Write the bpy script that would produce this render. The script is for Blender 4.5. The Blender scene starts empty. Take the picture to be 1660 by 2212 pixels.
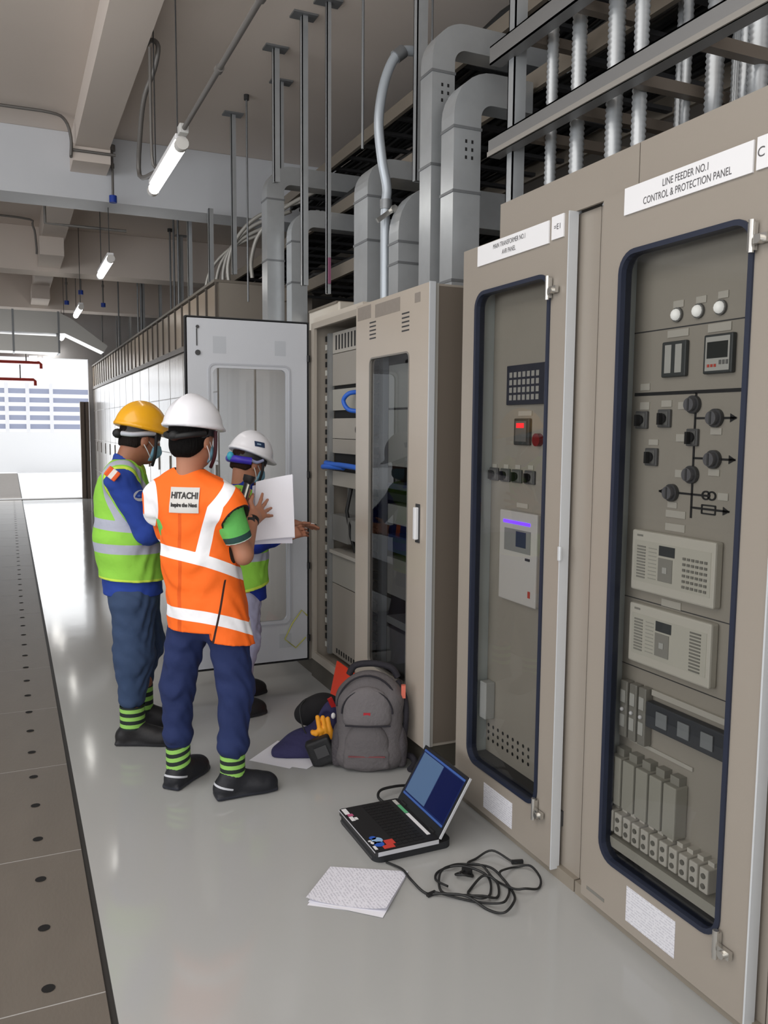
import bpy, bmesh, math, random
import numpy as np
from mathutils import Vector, Matrix
from mathutils.bvhtree import BVHTree
random.seed(7)
SC = bpy.context.scene
COL = SC.collection
pi = math.pi

# ------------------------------------------------------------------ materials
def lin(c):
    return tuple(((v/255)/12.92 if v/255 <= .04045 else ((v/255+.055)/1.055)**2.4) for v in c)
MATS = {}
def mat(name, rgb, rough=.5, metal=0., bump=0., bscale=40., var=0., vscale=6., emit=0., coat=0., stretch=None, spec=.5):
    if name in MATS: return MATS[name]
    m = bpy.data.materials.new(name); m.use_nodes = True; MATS[name] = m
    nt = m.node_tree; b = nt.nodes['Principled BSDF']; c = (*lin(rgb), 1)
    b.inputs['Base Color'].default_value = c
    b.inputs['Roughness'].default_value = rough; b.inputs['Metallic'].default_value = metal
    b.inputs['Specular IOR Level'].default_value = spec
    if coat: b.inputs['Coat Weight'].default_value = coat; b.inputs['Coat Roughness'].default_value = .08
    if emit:
        b.inputs['Emission Color'].default_value = c; b.inputs['Emission Strength'].default_value = emit
    if bump or var:
        tc = nt.nodes.new('ShaderNodeTexCoord'); mp = nt.nodes.new('ShaderNodeMapping')
        nt.links.new(tc.outputs['Object'], mp.inputs[0])
        if stretch: mp.inputs['Scale'].default_value = stretch
    if bump:
        n = nt.nodes.new('ShaderNodeTexNoise'); n.inputs['Scale'].default_value = bscale; n.inputs['Detail'].default_value = 3
        bp = nt.nodes.new('ShaderNodeBump'); bp.inputs['Strength'].default_value = bump; bp.inputs['Distance'].default_value = .02
        nt.links.new(mp.outputs[0], n.inputs['Vector']); nt.links.new(n.outputs['Fac'], bp.inputs['Height'])
        nt.links.new(bp.outputs[0], b.inputs['Normal'])
    if var:
        n2 = nt.nodes.new('ShaderNodeTexNoise'); n2.inputs['Scale'].default_value = vscale; n2.inputs['Detail'].default_value = 4
        nt.links.new(mp.outputs[0], n2.inputs['Vector'])
        mx = nt.nodes.new('ShaderNodeMix'); mx.data_type = 'RGBA'
        mx.inputs[6].default_value = tuple(v*(1-var) for v in c[:3])+(1,); mx.inputs[7].default_value = tuple(min(1, v*(1+var)) for v in c[:3])+(1,)
        nt.links.new(n2.outputs['Fac'], mx.inputs[0]); nt.links.new(mx.outputs[2], b.inputs['Base Color'])
    return m
def attr_mat(name, rgb, layers, rough=.8, bump=.15, bscale=25, spec=.3):
    """base colour, then layers (attribute, rgb): colour where the signed mesh attribute is above zero"""
    m = mat(name, rgb, rough, bump=bump, bscale=bscale, spec=spec)
    nt = m.node_tree; b = nt.nodes['Principled BSDF']; prev = None
    for at, col in layers:
        a = nt.nodes.new('ShaderNodeAttribute'); a.attribute_name = at
        g = nt.nodes.new('ShaderNodeMath'); g.operation = 'GREATER_THAN'; g.inputs[1].default_value = 0
        nt.links.new(a.outputs['Fac'], g.inputs[0])
        mx = nt.nodes.new('ShaderNodeMix'); mx.data_type = 'RGBA'
        nt.links.new(g.outputs[0], mx.inputs[0])
        if prev: nt.links.new(prev, mx.inputs[6])
        else: mx.inputs[6].default_value = (*lin(rgb), 1)
        mx.inputs[7].default_value = (*lin(col), 1); prev = mx.outputs[2]
    nt.links.new(prev, b.inputs['Base Color'])
    return m
def glass_mat(name, tint=(.80, .82, .82), rough=.02, refl=.75):
    m = bpy.data.materials.new(name); m.use_nodes = True; nt = m.node_tree; nt.nodes.clear(); MATS[name] = m
    out = nt.nodes.new('ShaderNodeOutputMaterial'); t = nt.nodes.new('ShaderNodeBsdfTransparent'); g = nt.nodes.new('ShaderNodeBsdfGlossy')
    t.inputs[0].default_value = (*tint, 1); g.inputs['Roughness'].default_value = rough
    fr = nt.nodes.new('ShaderNodeFresnel'); fr.inputs['IOR'].default_value = 1.52
    mul = nt.nodes.new('ShaderNodeMath'); mul.operation = 'MULTIPLY'; mul.inputs[1].default_value = refl
    mx = nt.nodes.new('ShaderNodeMixShader')
    nt.links.new(fr.outputs[0], mul.inputs[0]); nt.links.new(mul.outputs[0], mx.inputs[0])
    nt.links.new(t.outputs[0], mx.inputs[1]); nt.links.new(g.outputs[0], mx.inputs[2]); nt.links.new(mx.outputs[0], out.inputs[0])
    return m
def print_mat(name, paper, ink, period, duty=.45, axis='Y', wscale=30):
    """paper with rows of illegible grey print"""
    m = mat(name, paper, .6); nt = m.node_tree; b = nt.nodes['Principled BSDF']
    tc = nt.nodes.new('ShaderNodeTexCoord'); sp = nt.nodes.new('ShaderNodeSeparateXYZ'); nt.links.new(tc.outputs['Object'], sp.inputs[0])
    d = nt.nodes.new('ShaderNodeMath'); d.operation = 'MULTIPLY'; d.inputs[1].default_value = 1/period; nt.links.new(sp.outputs[axis], d.inputs[0])
    f = nt.nodes.new('ShaderNodeMath'); f.operation = 'FRACT'; nt.links.new(d.outputs[0], f.inputs[0])
    l = nt.nodes.new('ShaderNodeMath'); l.operation = 'LESS_THAN'; l.inputs[1].default_value = duty; nt.links.new(f.outputs[0], l.inputs[0])
    n = nt.nodes.new('ShaderNodeTexNoise'); n.inputs['Scale'].default_value = wscale; nt.links.new(tc.outputs['Object'], n.inputs['Vector'])
    g = nt.nodes.new('ShaderNodeMath'); g.operation = 'GREATER_THAN'; g.inputs[1].default_value = .47; nt.links.new(n.outputs['Fac'], g.inputs[0])
    k = nt.nodes.new('ShaderNodeMath'); k.operation = 'MULTIPLY'; nt.links.new(l.outputs[0], k.inputs[0]); nt.links.new(g.outputs[0], k.inputs[1])
    mx = nt.nodes.new('ShaderNodeMix'); mx.data_type = 'RGBA'; mx.inputs[6].default_value = (*lin(paper), 1); mx.inputs[7].default_value = (*lin(ink), 1)
    nt.links.new(k.outputs[0], mx.inputs[0]); nt.links.new(mx.outputs[2], b.inputs['Base Color'])
    return m

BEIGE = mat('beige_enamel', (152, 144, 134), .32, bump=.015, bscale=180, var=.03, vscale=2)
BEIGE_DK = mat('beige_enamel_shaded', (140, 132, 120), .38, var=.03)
PANEL = mat('panel_grey_beige', (166, 160, 149), .5, var=.03, vscale=3)
FARBEIGE = mat('glossy_cream_enamel', (152, 145, 136), .22, bump=.10, bscale=7, var=.06, stretch=(1, 1, .25), spec=.3)
BLUEGASKET = mat('blue_black_rubber', (30, 37, 56), .45)
ALU = mat('pale_aluminium', (214, 218, 222), .35, metal=.25)
GALV = mat('galvanised_steel', (186, 190, 193), .3, metal=.45, var=.14, vscale=9)
GALV_DK = mat('dull_galvanised_steel', (140, 143, 146), .45, metal=.6, var=.12, vscale=7)
STEEL = mat('bright_steel', (205, 203, 198), .25, metal=.9)
BLACK = mat('matt_black', (18, 18, 20), .6)
DARK = mat('dark_void', (12, 12, 13), .9)
DKGREY = mat('dark_grey_plastic', (58, 58, 60), .5)
MIDGREY = mat('mid_grey_plastic', (112, 112, 110), .5)
LTGREY = mat('light_grey_plastic', (190, 190, 184), .5)
RELAY = mat('pale_relay_plastic', (214, 210, 198), .5)
WHITE = mat('white_plastic', (236, 236, 238), .4)
TAG = mat('engraved_tag', (196, 192, 182), .5)
WIRE = mat('black_cable', (24, 25, 26), .55)
GREYDOOR = mat('pale_grey_enamel', (196, 199, 205), .4, bump=.02, bscale=160, var=.02)
PLINTH = mat('olive_dark_plinth', (70, 66, 58), .6, var=.1)
PAPER = mat('white_paper', (238, 238, 246), .7)
BLUECABLE = mat('blue_cable', (38, 98, 200), .5)
GLASS = glass_mat('cabinet_glass', (.84, .84, .83))
GLASS2 = glass_mat('rack_glass', (.74, .76, .78), refl=.9)

# ------------------------------------------------------------------ object helpers
OFF = {}
def thing(name, label, cat, loc=(0, 0, 0), group=None, kind=None):
    o = bpy.data.objects.new(name, None); COL.objects.link(o); o.location = loc; o.empty_display_size = .05
    o['label'] = label; o['category'] = cat
    if group: o['group'] = group
    if kind: o['kind'] = kind
    OFF[o.name] = Vector(loc); return o
def tag(o, label, cat, group=None, kind=None):
    o['label'] = label; o['category'] = cat
    if group: o['group'] = group
    if kind: o['kind'] = kind
    return o
def link_mesh(name, me, parent=None, label=None):
    o = bpy.data.objects.new(name, me); COL.objects.link(o)
    if parent is not None:
        off = OFF[parent.name]; o.parent = parent; OFF[o.name] = off
        me.transform(Matrix.Translation(-off))
    else: OFF[o.name] = Vector((0, 0, 0))
    if label: o['label'] = label
    return o
def copy_tree(src, delta, label=None, group=None):
    r = src.copy(); COL.objects.link(r); r.location = src.location + Vector(delta); OFF[r.name] = OFF[src.name] + Vector(delta)
    if label: r['label'] = label
    if group: r['group'] = group
    for ch in src.children:
        c = ch.copy(); COL.objects.link(c); c.parent = r
        for g in ch.children:
            d = g.copy(); COL.objects.link(d); d.parent = c
    return r
class MB:
    """collects shapes (world metres) and builds them as ONE mesh object"""
    def __init__(s): s.v = []; s.f = []; s.m = []; s.sm = []
    def add(s, vs, fs, mi=0, smooth=False):
        b = len(s.v); s.v += [tuple(v) for v in vs]
        for f in fs: s.f.append([b+i for i in f]); s.m.append(mi); s.sm.append(smooth)
        return s
    def box(s, a, b, mi=0, bev=0):
        (x0, y0, z0), (x1, y1, z1) = [min(p, q) for p, q in zip(a, b)], [max(p, q) for p, q in zip(a, b)]
        if bev:
            bm = bmesh.new(); bmesh.ops.create_cube(bm, size=1)
            for v in bm.verts: v.co = Vector(((x0+x1)/2+v.co.x*(x1-x0), (y0+y1)/2+v.co.y*(y1-y0), (z0+z1)/2+v.co.z*(z1-z0)))
            bmesh.ops.bevel(bm, geom=bm.edges[:], offset=bev, segments=2, affect='EDGES', profile=.5)
            bm.verts.index_update(); s.add([v.co[:] for v in bm.verts], [[v.index for v in f.verts] for f in bm.faces], mi); bm.free(); return s
        v = [(x0,y0,z0),(x1,y0,z0),(x1,y1,z0),(x0,y1,z0),(x0,y0,z1),(x1,y0,z1),(x1,y1,z1),(x0,y1,z1)]
        return s.add(v, [(0,3,2,1),(4,5,6,7),(0,1,5,4),(1,2,6,5),(2,3,7,6),(3,0,4,7)], mi)
    def obox(s, c, half, M, mi=0):
        c = Vector(c); ax = [Vector(a)*h for a, h in zip(M, half)]
        v = [c+ax[0]*i+ax[1]*j+ax[2]*k for k in (-1, 1) for j in (-1, 1) for i in (-1, 1)]
        return s.add(v, [(0,2,3,1),(4,5,7,6),(0,1,5,4),(1,3,7,5),(3,2,6,7),(2,0,4,6)], mi)
    def tube(s, pts, r, n=10, mi=0, caps=True, smooth=True):
        pts = [Vector(p) for p in pts]; rs = r if isinstance(r, (list, tuple)) else [r]*len(pts)
        vs = []; fs = []; up = None
        for i, p in enumerate(pts):
            t = (pts[min(i+1, len(pts)-1)]-pts[max(i-1, 0)]).normalized()
            if up is None: up = Vector((0, 0, 1)) if abs(t.z) < .9 else Vector((1, 0, 0))
            a = up-t*up.dot(t)
            if a.length < 1e-4: a = t.orthogonal()
            a.normalize(); up = a; b = t.cross(a)
            for k in range(n): vs.append(p+(a*math.cos(2*pi*k/n)+b*math.sin(2*pi*k/n))*rs[i])
        for i in range(len(pts)-1):
            for k in range(n): fs.append((i*n+k, i*n+(k+1) % n, (i+1)*n+(k+1) % n, (i+1)*n+k))
        s.add(vs, fs, mi, smooth)
        if caps:
            L = len(pts)-1
            s.add(vs[:n], [list(range(n))[::-1]], mi); s.add(vs[L*n:], [list(range(n))], mi)
        return s
    def cyl(s, a, b, r, n=16, mi=0): return s.tube([a, b], r, n, mi)
    def ball(s, c, r, n=12, mi=0):
        r = r if isinstance(r, (tuple, list)) else (r, r, r); vs = []; fs = []
        for i in range(n//2+1):
            th = pi*i/(n//2)
            for k in range(n): vs.append((c[0]+r[0]*math.sin(th)*math.cos(2*pi*k/n), c[1]+r[1]*math.sin(th)*math.sin(2*pi*k/n), c[2]+r[2]*math.cos(th)))
        for i in range(n//2):
            for k in range(n): fs.append((i*n+k, (i+1)*n+k, (i+1)*n+(k+1) % n, i*n+(k+1) % n))
        return s.add(vs, fs, mi, True)
    def prism(s, poly, d, mi=0):
        """closed polygon (3-D points) pushed along d"""
        d = Vector(d); n = len(poly); v = [Vector(p) for p in poly]; v += [p+d for p in v]
        return s.add(v, [list(range(n))[::-1], list(range(n, 2*n))]+[(i, (i+1) % n, n+(i+1) % n, n+i) for i in range(n)], mi)
    def ring(s, outer, inner, d, mi=0):
        n = len(outer); d = Vector(d); v = [Vector(p) for p in outer]+[Vector(p) for p in inner]; v += [p+d for p in v]
        f = []
        for i in range(n):
            j = (i+1) % n
            f += [(i, j, n+j, n+i), (2*n+i, 3*n+i, 3*n+j, 2*n+j), (i, 2*n+i, 2*n+j, j), (n+i, n+j, 3*n+j, 3*n+i)]
        return s.add(v, f, mi)
    def quad(s, a, b, c, d, mi=0): return s.add([a, b, c, d], [(0, 1, 2, 3)], mi)
    def build(s, name, mats, parent=None, label=None):
        me = bpy.data.meshes.new(name); me.from_pydata(s.v, [], s.f)
        for m in (mats if isinstance(mats, (list, tuple)) else [mats]): me.materials.append(m)
        me.polygons.foreach_set('material_index', s.m); me.polygons.foreach_set('use_smooth', s.sm)
        bm = bmesh.new(); bm.from_mesh(me); bmesh.ops.recalc_face_normals(bm, faces=bm.faces[:]); bm.to_mesh(me); bm.free()
        me.update(); return link_mesh(name, me, parent, label)
def struct(o): o['kind'] = 'structure'; return o
def rrect(X, y0, y1, z0, z1, r, n=6):
    """rounded rectangle in the plane x = X, as seen from the aisle"""
    pts = []
    for cy, cz, a0 in ((y1-r, z1-r, 0), (y0+r, z1-r, 90), (y0+r, z0+r, 180), (y1-r, z0+r, 270)):
        for k in range(n+1):
            a = math.radians(a0+90*k/n); pts.append((X, cy+r*math.cos(a), cz+r*math.sin(a)))
    return pts
def text_verts(s, size, align='CENTER', bold=0.0):
    cu = bpy.data.curves.new('lettering', 'FONT'); cu.body = s; cu.size = size; cu.align_x = align; cu.align_y = 'CENTER'; cu.offset = bold
    o = bpy.data.objects.new('lettering', cu); COL.objects.link(o)
    me = bpy.data.meshes.new_from_object(o.evaluated_get(bpy.context.evaluated_depsgraph_get()))
    v = [p.co.copy() for p in me.vertices]; f = [list(p.vertices) for p in me.polygons]
    bpy.data.objects.remove(o); bpy.data.curves.remove(cu); bpy.data.meshes.remove(me)
    return v, f
def wall_text(mb, s, X, yc, zc, size, mi=0, squeeze=1., bold=0.):
    """lettering standing on the plane x = X, read from the aisle"""
    bpy.context.view_layer.update()
    v, f = text_verts(s, size, bold=bold)
    mb.add([(X, yc-p.x*squeeze, zc+p.y) for p in v], f, mi)
def smooth_path(pts, n=6):
    P = [Vector(p) for p in pts]; out = []
    for i in range(len(P)-1):
        p0, p1, p2, p3 = P[max(i-1, 0)], P[i], P[i+1], P[min(i+2, len(P)-1)]
        for k in range(n):
            t = k/n; out.append(.5*((2*p1)+(p2-p0)*t+(2*p0-5*p1+4*p2-p3)*t*t+(3*p1-p0-3*p2+p3)*t**3))
    out.append(P[-1]); return out
def sweep_rect(mb, path, w, side, mi=0):
    """rectangular duct: path of (point, half thickness); `side` is the width direction"""
    S = Vector(side).normalized()*w/2; P = [Vector(p) for p, h in path]; H = [h for p, h in path]; vs = []
    for i, p in enumerate(P):
        t = (P[min(i+1, len(P)-1)]-P[max(i-1, 0)]).normalized(); nrm = S.normalized().cross(t).normalized()*H[i]
        vs += [p-S-nrm, p+S-nrm, p+S+nrm, p-S+nrm]
    fs = [(0, 1, 2, 3), tuple(len(vs)-4+k for k in (3, 2, 1, 0))]
    for i in range(len(P)-1):
        for k in range(4): fs.append((4*i+k, 4*i+(k+1) % 4, 4*i+4+(k+1) % 4, 4*i+4+k))
    mb.add(vs, fs, mi)

# ------------------------------------------------------------------ the setting
FLOOR = mat('polished_epoxy_floor', (172, 173, 172), .10, bump=.035, bscale=4.5, var=.03, vscale=1.2, stretch=(1, .55, 1), spec=.32)
CEIL = mat('painted_concrete_ceiling', (226, 215, 206), .9, var=.03, vscale=1.5)
WALLM = mat('painted_wall', (196, 196, 198), .85, var=.03)
BEAMW = mat('white_painted_beam', (216, 219, 224), .85, var=.02)
PLATE = mat('worn_steel_plate', (104, 97, 89), .5, bump=.05, bscale=60, var=.12, vscale=5, stretch=(1.5, .6, 1))
m = MB(); m.box((.215, -4, -.2), (4.4, 19.6, 0)); m.box((-7, -4, -.2), (-.62, 19.6, 0)); struct(m.build('floor', FLOOR))
m = MB(); m.box((.196, -4, -.2), (.215, 30, -.012)); m.box((-.62, -4, -.2), (-.6, 30, -.012)); m.box((-.6, -4, -.2), (.196, 30, -.06)); struct(m.build('trim_1', mat('dark_trench_frame', (48, 46, 44), .6)))
words = ['first', 'second', 'third', 'fourth', 'fifth', 'sixth', 'seventh', 'eighth', 'ninth', 'tenth', 'eleventh', 'twelfth', 'thirteenth', 'fourteenth', 'fifteenth', 'sixteenth', 'seventeenth', 'eighteenth', 'nineteenth', 'twentieth', 'twenty-first']
HOLE = mat('hole_dark', (10, 9, 9), .9)
for i in range(21):
    y0 = 1.466+.875*i; t = thing('trench_cover', 'grey steel trench cover plate with lifting holes, %s from the near end' % words[i], 'cover plate', (-.2, y0+.43, 0), 'trench cover plates along the floor')
    MB().box((-.598, y0+.003, -.02), (.196, y0+.872, 0)).build('plate', PLATE, t)
    MB().box((-.598, y0-.004, -.012), (.196, y0+.0025, -.0005)).build('joint_strip', mat('joint_filler', (168, 166, 164), .5), t)
    for k in range(80):
        yh = .846+.3145*k
        if y0 < yh < y0+.875:
            h = MB(); n = 14
            h.add([(.048+.019*math.cos(2*pi*q/n), yh+.019*math.sin(2*pi*q/n), .0012) for q in range(n)], [list(range(n))]); h.build('lifting_hole', HOLE, t)
m = MB(); m.box((-7, -4, 4.2), (4.4, 19.6, 4.4)); struct(m.build('ceiling', CEIL))
for i, y in enumerate((8.22, 12.2, 16.1)):
    m = MB(); m.box((-7, y, 3.63), (4.2, y+.4, 4.198), 0); o = m.build('ceiling_beam', BEAMW if i == 0 else CEIL); struct(o)
m = MB(); m.box((.60, -4, 3.98), (.88, 8.218, 4.199)); m.box((.58, 7.86, 3.86), (.89, 8.219, 4.0)); struct(m.build('ceiling_beam', CEIL))
for a, b in ((8.622, 12.198), (12.602, 16.098), (16.502, 19.3)):
    m = MB(); m.box((.45, a, 3.90), (.72, b, 4.199)); m.box((.42, b-.9, 3.68), (.70, b-.001, 3.9)); struct(m.build('ceiling_beam', CEIL))
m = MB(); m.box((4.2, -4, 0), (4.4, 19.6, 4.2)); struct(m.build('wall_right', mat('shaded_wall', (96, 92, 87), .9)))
m = MB(); m.box((1.62, 19.4, 0), (4.2, 19.6, 4.2)); m.box((-7, 19.4, 3.02), (1.62, 19.6, 4.2)); struct(m.build('wall_back', WALLM))
m = MB(); m.box((-7.2, -4, 0), (-7, 19.6, .9)); m.box((-7.2, -4, 3.3), (-7, 19.6, 4.2)); m.box((-7.2, 6, .9), (-7, 19.6, 3.3)); struct(m.build('wall_left', WALLM))
# steel jamb beside the opening
m = MB(); m.box((1.42, 19.25, 0), (1.50, 19.39, 2.1)); m.box((1.53, 19.25, 0), (1.60, 19.39, 2.1)); m.box((1.50, 19.32, 0), (1.53, 19.39, 2.1)); struct(m.build('trim_2', mat('brown_steel_jamb', (104, 92, 82), .5)))
m = MB(); m.box((-.6, 19.3, 0), (1.42, 19.6, .012)); struct(m.build('trim_3', mat('sill', (120, 118, 116), .5)))
# outside, seen through the opening
m = MB(); m.box((-30, 19.6, -.3), (-.62, 60, -.02)); m.box((.215, 19.6, -.3), (40, 60, -.02)); struct(m.build('ground', mat('pale_concrete_yard', (235, 235, 235), .9)))
m = MB(); m.box((-30, 31, -.02), (40, 31.2, 1.35)); struct(m.build('wall_yard', mat('white_yard_wall', (240, 240, 240), .9)))
t = thing('boundary_fence', 'blue-grey slatted fence with white posts, standing on the yard wall outside', 'fence', (0, 31.1, 1.355))
m = MB()
for k in range(5): m.box((-6, 31.05, 1.45+k*.3), (14, 31.09, 1.62+k*.3))
m.build('slat_panel', mat('blue_grey_slat', (158, 164, 186), .6), t)
for x in (-1.6, -.1, .55, 1.3, 2.6): MB().box((x, 30.98, 1.356), (x+.12, 31.05, 3.0)).build('post', WHITE, t)
m = MB(); m.box((-.6, 19.845, -.05), (.196, 30, -.001)); struct(m.build('path', PLATE))
# ------------------------------------------------------------------ control cabinets
XF = 1.71     # front plane of all the doors
XP = 1.80     # instrument plane behind the glass
XB = 1.757    # cabinet frame plane
def cabinet(name, label, y0, y1, cat='cabinet'):
    t = thing(name, label, cat, (2.1, (y0+y1)/2, 0))
    m = MB(); m.box((1.86, y0, .045), (2.5, y1, 2.31))
    o = rrect(XB, y0, y1, .045, 2.31, .004); i = rrect(XB, y0+(.075 if y0 < 2 else .14), y1-.115, .1, 2.25, .004)
    m.ring(o, i, (.11, 0, 0)); b = m.build('body', BEIGE, t)
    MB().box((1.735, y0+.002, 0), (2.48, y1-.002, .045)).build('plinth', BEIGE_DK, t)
    return t
def panel_door(t, y0, y1, win, hinges=True):
    """sheet-steel door with a rounded glass window; win = y0, y1, z0, z1"""
    m = MB(); r = .055
    o = rrect(XF, y0, y1, .04, 2.31, .003); i = rrect(XF, win[0], win[1], win[2], win[3], r)
    m.ring(o, i, (.03, 0, 0)); d = m.build('cabinet_door', BEIGE, t)
    g = MB(); g.ring(rrect(XF-.006, win[0]-.011, win[1]+.011, win[2]-.011, win[3]+.011, r+.011), rrect(XF-.006, win[0]+.004, win[1]-.004, win[2]+.004, win[3]-.004, r-.004), (.04, 0, 0))
    g.build('window_gasket', BLUEGASKET, d)
    g = MB(); pts = rrect(XF+.012, win[0]-.002, win[1]+.002, win[2]-.002, win[3]+.002, r); g.add(pts, [list(range(len(pts)))]); g.build('glass_pane', GLASS, d)
    g = MB(); g.box((XF-.003, y0-.006, .036), (XF+.034, y0-.0005, 2.314)); g.build('edge_strip', ALU, d)
    if hinges:
        for z in (win[3]-.045, win[2]-.005):
            h = MB(); y = win[0]-.012
            h.box((XF-.016, y-.010, z-.034), (XF-.004, y+.012, z+.034)); h.cyl((XF-.018, y-.002, z-.04), (XF-.018, y-.002, z+.04), .008, 10)
            h.cyl((XF-.012, y-.03, z-.012), (XF-.03, y-.03, z-.012), .011, 10); h.box((XF-.02, y-.05, z-.02), (XF-.006, y-.008, z+.002))
            h.build('glazing_latch', STEEL, d)
    return d
def plate(d, y0, y1, z0, z1, lines, size, squeeze=1.):
    m = MB(); m.box((XF-.006, y0, z0), (XF-.0005, y1, z1), 0)
    for k, (s, zc, yc) in enumerate(lines): wall_text(m, s, XF-.0068, yc, zc, size, 1, squeeze)
    return m.build('name_plate', [WHITE, mat('engraving_black', (84, 82, 84), .6)], d)
def door_card(d, y0, y1, z0, z1):
    MB().box((XF-.0015, y0, z0), (XF-.0003, y1, z1)).build('label_card', print_mat('printed_card', (218, 218, 224), (196, 196, 204), .009, .5, 'Z', 120), d)

# --- nearest cabinet (line feeder)
c1 = cabinet('control_cabinet', 'beige control cabinet nearest the camera, line feeder panel with tall window and mimic diagram', 1.447, 2.226)
d1 = panel_door(c1, 1.475, 2.16, (1.577, 2.062, .225, 2.122))
plate(d1, 1.581, 2.056, 2.236, 2.314, [('LINE FEEDER NO.1', 2.290, 1.81), ('CONTROL & PROTECTION PANEL', 2.258, 1.81)], .029, .73)
plate(d1, 1.49, 1.570, 2.237, 2.316, [('C', 2.277, 1.556)], .034)
door_card(d1, 1.727, 1.936, .072, .185)
MB().box((XF-.0012, 2.04, .072), (XF-.0003, 2.13, .083)).build('maker_mark', mat('faded_mark', (120, 118, 112), .6), d1)
p1 = MB().box((XP, 1.50, .1), (XP+.05, 2.115, 2.25)).build('inner_panel', PANEL, c1)
MB().box((1.745, 2.100, .12), (XP-.0005, 2.109, 2.22)).build('side_liner', mat('liner_grey', (196, 204, 204), .5), c1)  # pale plate added to stand in for reflection on the inner side wall
m = MB(); m.box((XP-.001, 1.52, 1.8965), (XP, 2.105, 1.900)); m.box((XP-.001, 1.52, 1.065), (XP, 2.105, 1.068)); m.box((XP-.001, 1.52, .845), (XP, 2.105, .848)); m.build('panel_joint', DKGREY, p1)
for y, z in ((1.916,1.934),(1.833,1.935),(1.752,1.935)):
    m = MB(); m.cyl((XP, y, z), (XP-.008, y, z), .021, 16, 1); m.ball((XP-.01, y, z), (.014, .017, .017), 12, 0); m.build('indicator_lamp', [mat('lamp_lens', (250, 250, 246), .25, emit=.35), MIDGREY], p1)
TAGS1 = [(1.914,1.965,0.041,0.020),(1.826,1.966,0.038,0.019),(1.746,1.969,0.036,0.019),(1.911,1.881,0.084,0.021),(1.754,1.882,0.083,0.023),(2.041,1.730,0.041,0.020),(1.882,1.670,0.031,0.021),(1.749,1.596,0.040,0.018),(1.883,1.576,0.035,0.022),(1.750,1.481,0.040,0.018),(1.881,1.471,0.035,0.022),(1.713,1.416,0.036,0.020),(1.905,1.376,0.038,0.017),(1.890,1.350,0.079,0.021),(1.890,1.310,0.079,0.022),(2.040,1.672,0.041,0.023),(1.946,1.677,0.042,0.019),(1.995,1.561,0.040,0.017),(1.892,1.078,0.080,0.022)]
def tags(p, L, X=XP):
    for y, z, w, h in L: MB().box((X-.003, y-w/2, z-h/2), (X-.0002, y+w/2, z+h/2)).build('tag_plate', TAG, p)
tags(p1, TAGS1)
def meter_a(p, y, z):
    m = MB(); w, h = .098, .104
    m.box((XP-.014, y-w/2, z-h/2), (XP, y+w/2, z+h/2), 0, .004)
    for k in (-1, 1): m.box((XP-.0155, y+k*.021-.013, z-.040), (XP-.0142, y+k*.021+.013, z+.042), 1)
    m.build('test_block', [mat('charcoal_bezel', (62, 66, 66), .5), LTGREY], p)
def meter_b(p, y, z):
    m = MB(); w, h = .104, .108
    m.box((XP-.016, y-w/2, z-h/2), (XP, y+w/2, z+h/2), 0, .004); m.box((XP-.0172, y-.043, z-.046), (XP-.0162, y+.043, z+.047), 1); m.box((XP-.0180, y-.037, z-.012), (XP-.0173, y+.037, z+.033), 2)
    for k in range(3): m.box((XP-.0185, y+.030-k*.012-.004, z-.036), (XP-.0173, y+.030-k*.012+.004, z-.028), 3)
    for k in range(3): m.box((XP-.0185, y-.012-k*.012-.004, z-.030), (XP-.0173, y-.012-k*.012+.004, z-.018), 4)
    m.build('digital_meter', [mat('charcoal_bezel', (62, 66, 66), .5), LTGREY, mat('lcd_dark', (44, 48, 46), .3), mat('red_key', (200, 80, 66), .5), MIDGREY], p)
meter_a(p1, 1.914, 1.806); meter_b(p1, 1.744, 1.809)
# mimic diagram: painted bars, knobs, symbols
MIM = mat('mimic_black', (30, 30, 32), .5)
m = MB(); q = XP-.002
m.box((q, 1.60, 1.703), (XP, 2.088, 1.713)); m.box((q, 1.8265, 1.345), (XP, 1.8335, 1.706))
for a, b, z in ((1.681, 1.83, 1.633), (1.677, 1.83, 1.519), (1.765, 1.964, 1.414), (1.689, 1.83, 1.376)): m.box((q, a, z-.003), (XP, b, z+.003))
for y, z, s in ((1.690, 1.633, -1), (1.688, 1.519, -1), (1.952, 1.414, 1), (1.70, 1.376, -1)): m.prism([(q, y-s*.012, z-.012), (q, y-s*.012, z+.012), (q, y+s*.012, z)], (.002, 0, 0))
for y in (1.754, 1.776):
    n = 16; m.ring([(q-.001, y+.016*math.cos(2*pi*k/n), 1.415+.0135*math.sin(2*pi*k/n)) for k in range(n)], [(q-.001, y+.011*math.cos(2*pi*k/n), 1.415+.009*math.sin(2*pi*k/n)) for k in range(n)], (.003, 0, 0))
m.ring(rrect(q-.001, 1.737, 1.791, 1.361, 1.389, .002, 1), rrect(q-.001, 1.741, 1.787, 1.365, 1.385, .002, 1), (.003, 0, 0))
m.build('mimic_diagram', MIM, p1)
for y, z in ((1.835,1.672),(1.750,1.633),(1.751,1.518),(1.831,1.471),(1.907,1.413)):
    m = MB(); m.cyl((XP, y, z), (XP-.012, y, z), .026, 20, 0); m.cyl((XP-.012, y, z), (XP-.026, y, z), .019, 20, 1); m.box((XP-.028, y-.003, z-.017), (XP-.0262, y+.003, z+.017), 0)
    m.build('control_knob', [mat('knob_dark', (72, 72, 74), .45), mat('knob_grey', (104, 104, 108), .4)], p1)
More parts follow.
